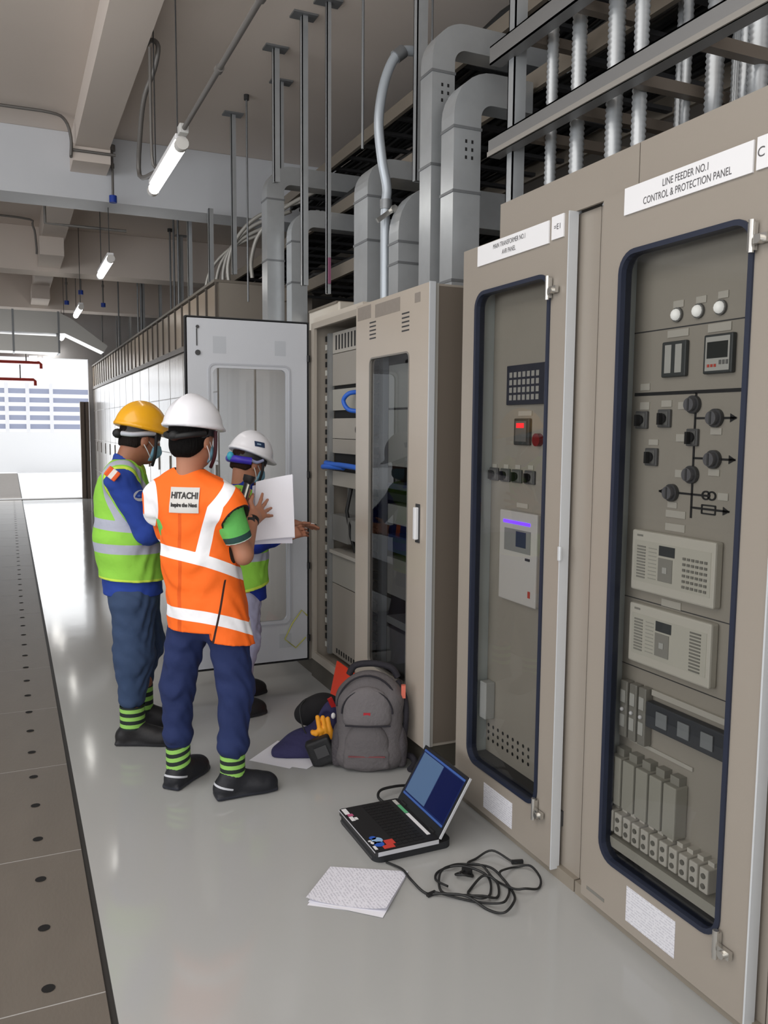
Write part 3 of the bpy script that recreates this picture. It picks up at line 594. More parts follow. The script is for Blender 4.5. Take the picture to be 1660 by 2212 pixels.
# cable ladders with their cables
def ladder(label, x0, x1, y0, y1, z, group=None, rungs=True, mt=None):
    t = thing('cable_ladder', label, 'cable tray', (x0, (y0+y1)/2, z), 'cable ladders over the cabinets')
    for x in (x0, x1):
        m = MB(); m.box((x, y0, z), (x+.006, y1, z+.10)); m.box((x-.02 if x == x0 else x+.006, y0, z), (x if x == x0 else x+.026, y1, z+.006)); m.build('side_rail', mt or GALV_DK, t)
    m = MB(); n = int((y1-y0)/.3)
    for k in range(n): m.box((x0+.006, y0+.1+k*.3, z+.01), (x1, y0+.14+k*.3, z+.03))
    o = m.build('rung_pattern', DKGREY, t); return t
LB = mat('ladder_beige', (140, 131, 119), .5, .2)
ladder('lowest cable ladder above the racks, seen edge on', 2.32, 3.0, 4.6, 7.4, 2.72, mt=LB)
ladder('middle cable ladder above the racks, full of black cable', 2.32, 3.1, 1.5, 12, 3.18, mt=LB)
ladder('topmost cable ladder above the racks, under the ceiling', 2.4, 3.2, 1.5, 8.0, 3.62, mt=LB)
ladder('short cable ladder at the back, above the control cabinets', 3.2, 3.9, .8, 9, 2.75)
rr = random.Random(3)
for lab, x0, x1, y0, y1, z, n in (('black cables lying in the middle cable ladder', 2.36, 3.06, 1.5, 12, 3.26, 26), ('black cables lying in the topmost cable ladder', 2.44, 3.16, 1.5, 8.0, 3.70, 24), ('black cables lying in the lowest cable ladder', 2.36, 2.96, 4.6, 7.4, 2.80, 22), ('dark cables on the short ladder at the back', 3.24, 3.86, .8, 9, 2.83, 22)):
    m = MB()
    for k in range(n):
        x = x0+(x1-x0)*(k+.5)/n; pts = [(x+rr.uniform(-.03, .03), y0+(y1-y0)*q/8, z+rr.uniform(0, .07)) for q in range(9)]; m.tube(pts, .022, 6)
    tag(m.build('cables', WIRE), lab, 'cables', kind='stuff')
# bends of cable rising out of the long row
for k, (y, dx) in enumerate(((7.6, .0), (8.0, .05), (8.5, .1), (7.25, .12), (9.0, .1))):
    o = MB().tube(smooth_path([(1.86+dx, y, 2.886), (1.85+dx, y-.02, 3.05), (1.90+dx, y-.12, 3.25), (2.05+dx, y-.35, 3.42), (2.35, y-.7, 3.5)]), .018, 8).build('bent_conduit', mat('pale_bend', (188, 186, 180), .4, .3))
    tag(o, 'pale bent conduit leaving the top of the long row, %s behind the grey door' % words[k], 'conduit', 'bent conduits over the long row')
# sheet-metal enclosure boxes on the first cubicles
t = thing('junction_box', 'bright metal box beneath the ducts behind the open grey door', 'box', (2.2, 5.5, 2.2))
m = MB(); m.box((2.0, 5.2, 2.201), (2.5, 5.8, 2.42), 0, .01); m.build('enclosure', mat('bright_box', (226, 218, 204), .2), t); MB().box((1.99, 5.22, 2.41), (2.5, 5.78, 2.425)).build('lid', LB, t)
t = thing('cable_clip', 'faded pink cable tag hanging by the strut post above the open rack', 'tag', (1.88, 5.06, 2.6)); MB().box((1.872, 5.05, 2.50), (1.888, 5.062, 2.66)).build('tag_strip', mat('faded_pink', (140, 84, 112), .6), t)

# ------------------------------------------------------------------ ceiling lights, conduits and pendants
TUBE = mat('lit_tube', (255, 252, 246), .4, emit=9.0)
first = None
lw = ['nearest', 'second', 'third', 'fourth', 'farthest']
for k in range(5):
    y = 5.3+3.5*k; x = .92; z = 3.17; lab = 'lit white tube lamp hanging on wires, %s of five in the line' % lw[k]
    if first is None:
        t = first = thing('ceiling_light', lab, 'lamp', (x, y, z), 'lit tube lamps in a line')
        MB().tube([(x, y-.46, z-.03), (x, y+.46, z-.03)], .034, 14).build('tube', TUBE, t)
        m = MB(); m.box((x-.03, y-.48, z), (x+.03, y+.48, z+.03), 0, .004); m.build('housing', WHITE, t)
        for s in (-1, 1): MB().cyl((x, y+s*.46, z-.03), (x, y+s*.52, z-.03), .036, 14).build('end_cap', mat('cap_grey', (208, 206, 202), .4), t)
        for s in (-1, 1): MB().cyl((x, y+s*.38, z+.03), (x, y+s*.38, 4.2), .004, 6).build('hanger_wire', DKGREY, t)
    else: copy_tree(first, (0, 3.5*k, 0), lab)
CON = mat('conduit_grey', (120, 117, 114), .5, .4)
t = thing('conduit_pipe', 'straight dark conduit running overhead to the nearest lamp', 'pipe', (.92, 3, 3.2)); MB().cyl((.92, .6, 3.20), (.92, 4.72, 3.20), .013, 10).build('pipe', CON, t)
m = MB(); m.box((.895, 4.72, 3.175), (.945, 4.79, 3.225), 0, .005); m.build('junction_box', mat('box_white', (200, 200, 198), .5), t)
for y in (3.2, 3.9): MB().cyl((.92, y-.02, 3.2), (.92, y+.02, 3.2), .02, 10).build('coupling', CON, t)
def pipe(label, pts, r=.012, smooth=True):
    o = MB().tube(smooth_path(pts, 4) if smooth else pts, r, 8).build('conduit_pipe', CON); return tag(o, label, 'pipe')
pipe('conduit crossing from the beam side to the nearest lamp', [(.885, 5.6, 3.95), (.885, 5.6, 3.3), (.92, 5.6, 3.24)], .010)
pipe('conduit along the ceiling bending down the first cross beam', [(-1.2, 7.7, 4.17), (.0, 7.7, 4.17), (.40, 7.7, 4.17), (.52, 7.75, 4.14), (.565, 7.80, 4.02), (.565, 7.85, 3.90), (.565, 7.85, 3.88)], .013)
pipe('short conduit across the haunch under the first cross beam', [(.565, 7.848, 3.94), (.75, 7.848, 3.94), (.93, 7.848, 3.94)], .013, False)
pipe('conduit across the ceiling in the second bay', [(-1.2, 11.6, 4.16), (.2, 11.6, 4.16), (.36, 11.62, 4.08), (.395, 11.65, 3.85), (.395, 11.65, 3.74)], .013)
pipe('conduit tee under the beam of the second bay', [(.40, 9.2, 4.195), (.40, 9.2, 3.60), (.72, 9.2, 3.60), (.95, 9.2, 3.60), (1.18, 9.2, 3.60)], .014, False)
pipe('black looped hose hooked on the longitudinal beam', [(.89, 5.9, 4.06), (.93, 5.85, 4.10), (.97, 5.8, 4.05), (.95, 5.85, 3.92), (.90, 5.95, 3.78), (.89, 6.1, 3.6), (.90, 6.25, 3.35), (.92, 5.72, 3.23)], .016)
def pendant(label, x, y, z0, z1):
    t = thing('pendant_sensor', label, 'sensor', (x, y, z0), 'blue-tipped pendants')
    MB().cyl((x, y, z0+.05), (x, y, z1), .011, 8).build('stem', CON, t); MB().cyl((x, y, z1-.05), (x, y, z1), .03, 10).build('mount', CON, t)
    MB().cyl((x, y, z0+.3), (x, y, z0+.34), .018, 8).build('coupling', CON, t); MB().cyl((x, y, z0), (x, y, z0+.06), .034, 12).build('cap', mat('cap_blue', (28, 66, 170), .5), t)
pendant('blue-tipped pendant on the first cross beam', .93, 8.1, 3.60, 4.10)
pendant('blue-tipped pendant left of the third lamp', .87, 13.8, 3.42, 4.2); pendant('blue-tipped pendant right of the third lamp', 1.40, 13.8, 3.42, 4.2); pendant('blue-tipped pendant above the third lamp', 1.03, 13.2, 3.5, 4.2)
# far end: ventilation ducts, red pipes, lamps
t = thing('ventilation_duct', 'pair of big galvanised ventilation ducts crossing at the far end and dropping to the right', 'duct', (0, 15, 3))
m = MB(); sweep_rect(m, [((-6, 15, 3.25), .17), ((.80, 15, 3.25), .17), ((.95, 15, 3.20), .13), ((1.52, 15, 2.86), .06)], .5, (0, 1, 0)); m.build('upper_duct', mat('bright_duct', (200, 199, 195), .3, .3), t)
m = MB(); sweep_rect(m, [((-6, 15, 2.90), .13), ((.80, 15, 2.90), .13)], .5, (0, 1, 0)); m.build('lower_duct', MATS['bright_duct'], t)
m = MB()
for x in (-.6, .1, .78): m.box((x, 14.74, 2.76), (x+.03, 15.26, 3.43))
m.build('duct_flange', GALV_DK, t)
for z, xe, lab in ((2.87, .62, 'upper red pipe at the far end'), (2.52, .50, 'lower red pipe at the far end')):
    t = thing('red_pipe', lab, 'pipe', (0, 18.8, z)); MB().tube([(-3, 18.8, z), (xe, 18.8, z), (xe+.03, 18.8, z-.03), (xe+.03, 18.8, z-.12)], .03, 8).build('pipe', mat('red_paint', (196, 60, 48), .5), t); MB().cyl((xe-.25, 18.8, z), (xe-.25, 18.8, z+.3), .012, 6).build('hanger', CON, t)
for k, (x, z) in enumerate(((.52, 2.98), (.80, 2.98))):
    t = thing('wall_lamp', ['square lit lamp over the far opening, left of two', 'square lit lamp over the far opening, right of two'][k], 'lamp', (x, 19.3, z)); MB().box((x-.07, 19.30, z-.06), (x+.07, 19.36, z+.06), 0, .01).build('lens', TUBE, t); MB().box((x-.08, 19.36, z-.07), (x+.08, 19.4, z+.07)).build('housing', WHITE, t)
t = thing('speaker_box', 'small grey box hanging under the far ventilation duct', 'box', (.3, 17.5, 3.1)); MB().box((.55, 17.4, 3.12), (.82, 17.6, 3.42), 0, .02).build('casing', LTGREY, t); MB().box((.60, 17.39, 3.16), (.77, 17.4, 3.24)).build('grille', MIDGREY, t); MB().cyl((.68, 17.5, 3.42), (.68, 17.5, 4.2), .01, 6).build('hanger', CON, t)

# ------------------------------------------------------------------ things on the floor
# laptop on its sleeve
t = thing('laptop_sleeve', 'black padded laptop sleeve lying flat under the laptop', 'sleeve', (1.32, 2.84, 0))
m = MB(); poly = rrect(0, 2.672, 3.045, 1.175, 1.50, .035); m.prism([(p[2], p[1], .0005) for p in poly], (0, 0, .028)); m.build('pad', mat('sleeve_black', (28, 30, 34), .7), t)
m = MB(); m.tube([(1.178, 2.70, .010), (1.178, 3.02, .010)], .006, 6); m.build('zipper', DKGREY, t)
lp = thing('laptop', 'open black laptop with stickers on its palm rest, screen facing left', 'laptop', (1.31, 2.84, .018))
m = MB(); poly = rrect(0, 2.655, 3.035, 1.165, 1.432, .012); m.prism([(p[2], p[1], .019) for p in poly], (0, 0, .019), 0); m.build('base', mat('laptop_base_black', (30, 30, 32), .4), lp)
m = MB(); m.box((1.175, 2.6535, .021), (1.425, 2.655, .037)); m.build('silver_edge', mat('laptop_silver', (206, 208, 214), .35, .3), lp)
MB().box((1.1635, 2.66, .0345), (1.165, 3.03, .0385)).build('front_edge', MATS['laptop_silver'], lp)
m = MB(); m.prism([(p[2], p[1], .0382) for p in rrect(0, 2.657, 3.033, 1.167, 1.431, .012)], (0, 0, .002)); m.build('keyboard_deck', mat('laptop_black', (26, 26, 28), .45), lp)
m = MB()
for a in range(15):
    for b in range(5): m.box((1.262+b*.024, 2.675+a*.0235, .0402), (1.282+b*.024, 2.6945+a*.0235, .0418))
m.build('key_pattern', mat('key_black', (20, 20, 22), .5), lp)
m = MB(); m.box((1.398, 2.70, .0402), (1.413, 2.89, .0412), 0); m.box((1.398, 2.895, .0402), (1.413, 2.97, .0412), 1); m.box((1.398, 2.975, .0402), (1.413, 3.02, .0412), 2); m.build('label_strip', [WHITE, mat('strip_green', (98, 178, 128), .5), LTGREY], lp)
m = MB(); z = .0403
def patch(y0, y1, x0, x1, mi): m.box((x0, y0, z), (x1, y1, z+.0008), mi)
STK = [WHITE, mat('sticker_pink', (190, 90, 130), .5), mat('sticker_pale_blue', (150, 186, 224), .5), mat('sticker_blue', (44, 92, 190), .5), mat('sticker_red', (206, 66, 56), .5)]
patch(2.975, 3.025, 1.172, 1.192, 0); patch(2.955, 2.975, 1.178, 1.200, 1); patch(2.915, 2.952, 1.176, 1.192, 0); patch(2.92, 2.94, 1.194, 1.206, 0)
m.build('sticker', STK, lp); m = MB()
for (cx, cy, r, mi) in ((1.205, 2.735, .022, 2), (1.196, 2.757, .014, 3), (1.20, 2.705, .020, 3), (1.185, 2.722, .012, 0)):
    m.add([(cx+r*math.cos(2*pi*k/14), cy+r*math.sin(2*pi*k/14), z+.0012) for k in range(14)], [list(range(14))], mi)
patch(2.69, 2.725, 1.225, 1.262, 4); patch(2.665, 2.69, 1.205, 1.25, 4); patch(2.672, 2.70, 1.171, 1.182, 0); patch(2.735, 2.745, 1.171, 1.182, 0)
m.build('sticker', STK, lp)
Sx = Vector((.515, 0, .857)); Sn = Vector((-.857, 0, .515)); H0 = Vector((1.430, 0, .040))
def sp(u, y, n): p = H0+Sx*u+Sn*n; return (p.x, y, p.z)
def slab(m, u0, u1, y0, y1, n0, n1, mi=0):
    m.add([sp(u, y, n) for n in (n0, n1) for u, y in ((u0, y0), (u1, y0), (u1, y1), (u0, y1))], [(0,1,2,3),(4,7,6,5),(0,4,5,1),(1,5,6,2),(2,6,7,3),(3,7,4,0)], mi)
m = MB(); slab(m, .0, .248, 2.66, 3.03, -.008, 0, 0); s = m.build('screen_lid', [mat('lid_black', (24, 25, 28), .4)], lp)
m = MB(); slab(m, -.002, .25, 2.655, 2.66, -.008, .001, 0); m.build('lid_edge', mat('lid_edge_silver', (190, 192, 196), .4), s)
m = MB(); slab(m, .032, .236, 2.675, 3.015, 0, .0008, 0); slab(m, .048, .222, 2.84, 3.008, .0008, .0014, 1); slab(m, .226, .234, 2.675, 3.015, .0008, .0014, 2); slab(m, .034, .042, 2.675, 3.015, .0008, .0014, 2); slab(m, .048, .222, 2.682, 2.835, .0008, .0014, 3)
m.build('display', [mat('screen_navy', (18, 30, 72), .25, emit=.3), mat('screen_slate', (70, 92, 122), .25, emit=.35), mat('screen_bar', (54, 80, 136), .25, emit=.35), mat('screen_deep', (8, 16, 58), .25, emit=.35)], s)
for y in (2.72, 2.97): MB().cyl((1.432, y-.02, .040), (1.432, y+.02, .040), .008, 8).build('hinge', BLACK, lp)
o = MB().tube(smooth_path([(1.43, 3.05, .012), (1.40, 3.07, .02), (1.385, 3.12, .03), (1.42, 3.17, .035), (1.50, 3.19, .03), (1.58, 3.21, .012)]), .006, 8).build('charger_cable', WIRE); tag(o, 'black charger cable looping behind the laptop towards the backpack', 'cable')
lp.location += Vector((.008, .006, .0115)); OFF[lp.name] = lp.location.copy()
# papers near the cable
PRN = print_mat('printed_sheet', (234, 234, 244), (206, 206, 218), .011, .5, 'X', 120)
def sheet(m, pts, z, bow=0.):
    a, b, c, d = [Vector((p[0], p[1], 0)) for p in pts]; n = 8; vs = []; fs = []
    for i in range(n+1):
        for j in range(n+1):
            u, v = i/n, j/n; p = a*(1-u)*(1-v)+b*u*(1-v)+c*u*v+d*(1-u)*v
            vs.append((p.x, p.y, z+bow*(abs(u-.5)*2)**3*(v)))
    for i in range(n):
        for j in range(n): fs.append((i*(n+1)+j, (i+1)*(n+1)+j, (i+1)*(n+1)+j+1, i*(n+1)+j+1))
    m.add(vs, fs, 0, True)
t = thing('paper_document', 'printed white papers lying on the floor in front of the laptop', 'papers', (1.05, 2.54, 0))
m = MB(); sheet(m, ((1.013, 2.700), (1.240, 2.545), (1.062, 2.350), (.868, 2.535)), .003); m.build('sheet', PAPER, t)
m = MB(); sheet(m, ((1.020, 2.690), (1.245, 2.560), (1.070, 2.368), (.86, 2.52)), .001); m.build('sheet', PAPER, t)
m = MB(); sheet(m, ((1.016, 2.715), (1.262, 2.572), (1.085, 2.375), (.862, 2.54)), .005, .012); m.build('sheet', PRN, t)
# coiled cable
t = thing('data_cable', 'thin black data cable coiled loosely on the floor at the foot of the cabinet', 'cable', (1.42, 2.4, 0))
rc_ = random.Random(5)
A = [(1.215, 2.66), (1.24, 2.58), (1.232, 2.49), (1.255, 2.42), (1.30, 2.38), (1.36, 2.32), (1.40, 2.25), (1.43, 2.20), (1.48, 2.22), (1.53, 2.29), (1.54, 2.37), (1.53, 2.45), (1.48, 2.53), (1.42, 2.53), (1.35, 2.49), (1.31, 2.41), (1.35, 2.35), (1.41, 2.30), (1.47, 2.30), (1.51, 2.37), (1.48, 2.41), (1.41, 2.38), (1.38, 2.34), (1.40, 2.29), (1.46, 2.33), (1.50, 2.42), (1.44, 2.50), (1.37, 2.53), (1.32, 2.47), (1.33, 2.40)]
B = [(1.665, 2.46), (1.635, 2.47), (1.60, 2.55), (1.53, 2.55), (1.48, 2.52), (1.51, 2.47), (1.52, 2.40), (1.54, 2.31), (1.57, 2.28), (1.63, 2.29), (1.665, 2.33), (1.67, 2.40), (1.64, 2.44), (1.59, 2.43), (1.54, 2.40), (1.54, 2.34), (1.49, 2.27), (1.44, 2.24), (1.38, 2.31), (1.28, 2.40)]
C = [(1.44, 2.49), (1.40, 2.47), (1.42, 2.44), (1.46, 2.45), (1.45, 2.48), (1.41, 2.46)]
for L, r in ((A, .0045), (B, .0042), (C, .0042)):
    pts = [(x, y, .006+.009*(i % 3)) for i, (x, y) in enumerate(L)]; MB().tube(smooth_path(pts, 6), r, 6).build('cable_loop', WIRE, t)
m = MB(); m.obox((1.655, 2.462, .012), (.022, .006, .006), ((.95, -.3, 0), (.3, .95, 0), (0, 0, 1))); m.build('plug', BLACK, t); m = MB(); m.obox((1.27, 2.405, .008), (.02, .007, .005), ((.9, .2, 0), (-.2, .9, 0), (0, 0, 1))); m.build('plug', BLACK, t)
m = MB(); m.obox((1.45, 2.475, .014), (.012, .018, .010), ((.9, .2, 0), (-.2, .9, 0), (0, 0, 1))); m.build('connector', BLACK, t)
# papers, tool bag, gloves, pouch, red folder
t = thing('paper_document', 'white papers lying under the navy tool bag', 'papers', (1.18, 3.75, 0))
m = MB(); sheet(m, ((1.00, 3.79), (1.20, 3.98), (1.36, 3.80), (1.15, 3.62)), .001); m.build('sheet', PAPER, t); m = MB(); sheet(m, ((1.07, 3.72), (1.26, 3.90), (1.42, 3.72), (1.22, 3.58)), .0025); m.build('sheet', PAPER, t)
t = thing('folder', 'bright red plastic folder leaning on the rack plinth behind the backpack', 'folder', (1.7, 4.3, 0))
m = MB(); m.add([(1.640, 4.42, .004), (1.630, 4.13, .004), (1.698, 4.15, .245), (1.700, 4.44, .245)], [(0, 1, 2, 3)]); m.add([(1.648, 4.42, .004), (1.638, 4.13, .004), (1.704, 4.15, .243), (1.706, 4.44, .243)], [(0, 1, 2, 3)]); m.add([(1.640, 4.42, .004), (1.630, 4.13, .004), (1.638, 4.13, .004), (1.648, 4.42, .004)], [(0, 1, 2, 3)]); m.build('cover', mat('red_plastic', (236, 62, 22), .45), t)
# ------------------------------------------------------------------ smooth solid modelling: blended rounded shapes turned into one mesh
A3 = lambda *v: np.array(v, dtype=np.float64)
def _ax(P, c): return P[0]-c[0], P[1]-c[1], P[2]-c[2]
def RC(a, b, ra, rb, k=.03):
    a, b = A3(*a), A3(*b); ba = b-a; bb = max(ba@ba, 1e-9)
    def f(P):
        x, y, z = _ax(P, a); t = np.clip((x*ba[0]+y*ba[1]+z*ba[2])/bb, 0, 1)
        return np.sqrt((x-t*ba[0])**2+(y-t*ba[1])**2+(z-t*ba[2])**2)-(ra+t*(rb-ra))
    r = max(ra, rb); return f, np.minimum(a, b)-r, np.maximum(a, b)+r, k
def ERC(a, b, ra, rb, axis, s, k=.03):
    """round cone stretched by s along a horizontal axis"""
    a, b = A3(*a), A3(*b); u = A3(*axis); u = u/np.linalg.norm(u); q = (1/s-1)
    b2 = b+u*((b-a)@u)*q; ba = b2-a; bb = max(ba@ba, 1e-9)
    def f(P):
        x, y, z = _ax(P, a); d = (x*u[0]+y*u[1]+z*u[2])*q; x = x+u[0]*d; y = y+u[1]*d; z = z+u[2]*d
        t = np.clip((x*ba[0]+y*ba[1]+z*ba[2])/bb, 0, 1); return np.sqrt((x-t*ba[0])**2+(y-t*ba[1])**2+(z-t*ba[2])**2)-(ra+t*(rb-ra))
    r = max(ra, rb)*max(s, 1); return f, np.minimum(a, b)-r, np.maximum(a, b)+r, k
def EL(c, rad, M=((1,0,0),(0,1,0),(0,0,1)), k=.03):
    c = A3(*c); M = np.array(M, dtype=float)
    def f(P):
        x, y, z = _ax(P, c); q = [(M[i][0]*x+M[i][1]*y+M[i][2]*z)/rad[i] for i in range(3)]
        k0 = np.sqrt(q[0]**2+q[1]**2+q[2]**2); k1 = np.sqrt(sum((q[i]/rad[i])**2 for i in range(3)))+1e-9
        return np.where(k0 < .02, -min(rad), k0*(k0-1)/k1)
    r = max(rad); return f, c-r, c+r, k
def BX(c, half, r, M=((1,0,0),(0,1,0),(0,0,1)), k=.02):
    c = A3(*c); M = np.array(M, dtype=float); h = [v-r for v in half]
    def f(P):
        x, y, z = _ax(P, c); q = [np.abs(M[i][0]*x+M[i][1]*y+M[i][2]*z)-h[i] for i in range(3)]
        return np.sqrt(sum(np.maximum(v, 0)**2 for v in q))+np.minimum(np.maximum(np.maximum(q[0], q[1]), q[2]), 0)-r
    R = math.sqrt(sum(v*v for v in half)); return f, c-R, c+R, k
def smin(a, b, k): h = np.maximum(k-np.abs(a-b), 0)/k; return np.minimum(a, b)-h*h*k*.25
def field(prims, h):
    lo = np.min([p[1] for p in prims], 0)-4*h; hi = np.max([p[2] for p in prims], 0)+4*h
    n = np.ceil((hi-lo)/h).astype(int)+1; F = np.full(n, 9., np.float64)
    ax = [lo[i]+h*np.arange(n[i]) for i in range(3)]
    for f, a, b, k in prims:
        mg = k+3*h; i0 = np.maximum(np.floor((a-mg-lo)/h).astype(int), 0); i1 = np.minimum(np.ceil((b+mg-lo)/h).astype(int)+1, n)
        sl = tuple(slice(i0[i], i1[i]) for i in range(3)); P = np.ix_(*[ax[i][sl[i]] for i in range(3)])
        F[sl] = smin(F[sl], f(P), k)
    return F, lo, ax
def nets(F, lo, h):
    S = F < 0; n = np.array(F.shape)-1; cnt = np.zeros(n); acc = np.zeros((*n, 3))
    def cs(i, j, k): return (slice(i, i+n[0]), slice(j, j+n[1]), slice(k, k+n[2]))
    for d in range(3):
        o = [(0, 0), (0, 1), (1, 0), (1, 1)]
        for p, q in o:
            c0 = [0, 0, 0]; oth = [x for x in range(3) if x != d]; c0[oth[0]] = p; c0[oth[1]] = q; c1 = list(c0); c1[d] = 1
            a, b = F[cs(*c0)], F[cs(*c1)]; m = (a < 0) != (b < 0); den = np.where(m, a-b, 1.); t = np.where(m, a/den, 0)
            cnt += m; acc[..., oth[0]] += m*p; acc[..., oth[1]] += m*q; acc[..., d] += t
    act = cnt > 0; idx = np.full(n, -1); idx[act] = np.arange(act.sum())
    ijk = np.argwhere(act); V = lo+h*(ijk+acc[act]/cnt[act][:, None])
    faces = []
    for d in range(3):
        o = [x for x in range(3) if x != d]
        a = [slice(None)]*3; b = [slice(None)]*3; a[d] = slice(0, -1); b[d] = slice(1, None)
        sa, sb = S[tuple(a)], S[tuple(b)]; e = np.argwhere(sa != sb)
        e = e[(e[:, o[0]] > 0) & (e[:, o[1]] > 0) & (e[:, o[0]] < n[o[0]]) & (e[:, o[1]] < n[o[1]])]
        fl = sa[tuple(e.T)]
        def at(p, q):
            c = e.copy(); c[:, o[0]] -= p; c[:, o[1]] -= q; return idx[tuple(c.T)]
        q = np.stack([at(1, 1), at(0, 1), at(0, 0), at(1, 0)], 1)
        if d == 1: fl = ~fl
        q[~fl] = q[~fl][:, ::-1]; faces.append(q)
    return V, np.concatenate(faces)
def folds(P, a, f=1.):
    """soft cloth creases"""
    x, y, z = P; s = 7*x+5*y; w = np.sin(f*(46*z+9*np.sin(2.1*s+1)+16*x-11*y))*np.sin(f*(17*x-13*y+9*z+2))+.6*np.sin(f*(83*z+31*x+27*y+3*np.sin(21*x+17*y)))*np.sin(f*(23*y+19*x-8*z))
    return a*w
def solid(name, mats, parent, prims, cuts=(), h=.006, attrs=None, label=None, smooth_it=1, fold=0., ff=1.):
    F, lo, ax = field(prims, h); P = np.ix_(*ax)
    if fold: F = F+folds(P, fold, ff)
    for c in cuts: F = np.maximum(F, c(P))
    V, Q = nets(F, lo, h); Q = Q[(Q >= 0).all(1)]
    for _ in range(smooth_it):      # light relaxation
        s = np.zeros_like(V); c = np.zeros(len(V))
        for a in range(4):
            i, j = Q[:, a], Q[:, (a+1) % 4]; np.add.at(s, i, V[j]); np.add.at(c, i, 1); np.add.at(s, j, V[i]); np.add.at(c, j, 1)
        V = V*.5+.5*s/np.maximum(c, 1)[:, None]
    me = bpy.data.meshes.new(name); me.vertices.add(len(V)); me.vertices.foreach_set('co', V.ravel())
    me.loops.add(Q.size); me.loops.foreach_set('vertex_index', Q.ravel().astype(np.int32)); me.polygons.add(len(Q))
    me.polygons.foreach_set('loop_start', np.arange(0, Q.size, 4, dtype=np.int32)); me.polygons.foreach_set('loop_total', np.full(len(Q), 4, np.int32))
    me.polygons.foreach_set('use_smooth', np.ones(len(Q), bool)); me.update(calc_edges=True); me.validate()
    for k, fn in (attrs or {}).items():
        at = me.attributes.new(k, 'FLOAT', 'POINT'); at.data.foreach_set('value', np.asarray(fn((V[:, 0], V[:, 1], V[:, 2])), np.float32)+np.zeros(len(V), np.float32))
    for m in (mats if isinstance(mats, (list, tuple)) else [mats]): me.materials.append(m)
    return link_mesh(name, me, parent, label)
def bvh(o):
    off = OFF[o.name]; me = o.data
    return BVHTree.FromPolygons([v.co+off for v in me.vertices], [p.vertices[:] for p in me.polygons])
def project(o, origin, uax, vax, verts, faces, name, mt, parent, lift=.003, far=.5):
    """lay flat artwork (u, v) on the surface of o, seen along -n"""
    T = bvh(o); u, v = Vector(uax).normalized(), Vector(vax).normalized(); n = u.cross(v).normalized(); vs = []
    for a, b in verts:
        p = Vector(origin)+u*a+v*b+n*far; hit = T.ray_cast(p, -n)
        vs.append((hit[0]+n*lift) if hit[0] is not None else Vector(origin)+u*a+v*b)
    m = MB(); m.add(vs, faces, 0, True); return m.build(name, mt, parent)
def grid(w, h, n=10, k=8):
    v = [(-w/2+w*i/n, -h/2+h*j/k) for i in range(n+1) for j in range(k+1)]
    return v, [(i*(k+1)+j, (i+1)*(k+1)+j, (i+1)*(k+1)+j+1, i*(k+1)+j+1) for i in range(n) for j in range(k)]

# ------------------------------------------------------------------ backpack and the bag beside it
bu = Vector((.907, -.42, 0)); bv = Vector((.42, .907, 0)); bc = Vector((1.515, 3.52, 0))
BM = (tuple(bu), tuple(bv), (0, 0, 1))
def bp(u, v, z): return tuple(bc+bu*u+bv*v+Vector((0, 0, z)))
PACK = mat('charcoal_grey_nylon', (96, 92, 94), .85, bump=.25, bscale=60, var=.12, vscale=14); PACKD = mat('black_webbing', (34, 32, 40), .8, bump=.2, bscale=80)
t = thing('backpack', 'grey backpack standing on the floor against the closed rack', 'backpack', tuple(bc))
bprims = [BX(bp(0, 0, .19), (.155, .085, .19), .06, BM), EL(bp(0, 0, .33), (.145, .08, .13), BM, .05), EL(bp(0, -.02, .07), (.16, .095, .075), BM, .05)]
cutfloor = lambda P: .003-P[2]
body = solid('main_compartment', PACK, t, bprims, [cutfloor], .006)
solid('front_pocket', mat('front_pocket_nylon', (108, 104, 106), .85, bump=.25, bscale=60, var=.1, vscale=14), t, [EL(bp(-.01, -.075, .30), (.115, .04, .105), BM), EL(bp(-.01, -.085, .25), (.11, .03, .06), BM)], [lambda P: .225-P[2]], .006)
solid('lower_pocket', PACK, t, [EL(bp(-.01, -.082, .12), (.105, .038, .125), BM), BX(bp(-.01, -.085, .06), (.11, .025, .045), .02, BM)], [cutfloor], .006)
for s in (-1, 1): solid('side_pocket', mat('side_mesh', (74, 70, 74), .85, bump=.3, bscale=90), t, [EL(bp(s*.150, -.01, .11), (.028, .06, .10), BM), BX(bp(s*.150, -.01, .07), (.024, .055, .06), .02, BM)], [cutfloor], .006)
arc = lambda r, zc, v, a0, a1, asp=1.: [bp(-.01+r*math.cos(math.radians(a)), v, zc+asp*r*math.sin(math.radians(a))) for a in range(a0, a1+1, 10)]
m = MB(); m.tube(arc(.118, .28, -.088, 0, 180, .95), .0045, 6); m.build('zipper', PACKD, t); m = MB(); m.tube(arc(.143, .29, -.055, 5, 175, 1.12), .0045, 6); m.build('zipper', PACKD, t)
m = MB(); m.tube([bp(-.11, -.118, .232), bp(-.01, -.128, .232), bp(.10, -.116, .232)], .004, 6); m.build('zipper', PACKD, t)
m = MB(); m.obox(bp(-.01, -.117, .285), (.016, .003, .010), BM); m.build('red_badge', mat('badge_red', (170, 30, 44), .5), t)
m = MB(); m.tube(smooth_path([bp(-.10, .03, .43), bp(-.07, .03, .475), bp(.02, .03, .485), bp(.10, .03, .465), bp(.13, .03, .42)]), .016, 8); m.build('top_strap', PACKD, t)
m = MB(); m.tube(smooth_path([bp(.13, .04, .40), bp(.165, .0, .33), bp(.172, -.03, .25), bp(.165, -.01, .15)]), .014, 8); m.build('side_strap', PACKD, t)
m = MB(); m.obox(bp(-.01, -.118, .085), (.085, .002, .003), BM); m.build('red_piping', mat('piping_red', (120, 62, 66), .6), t)
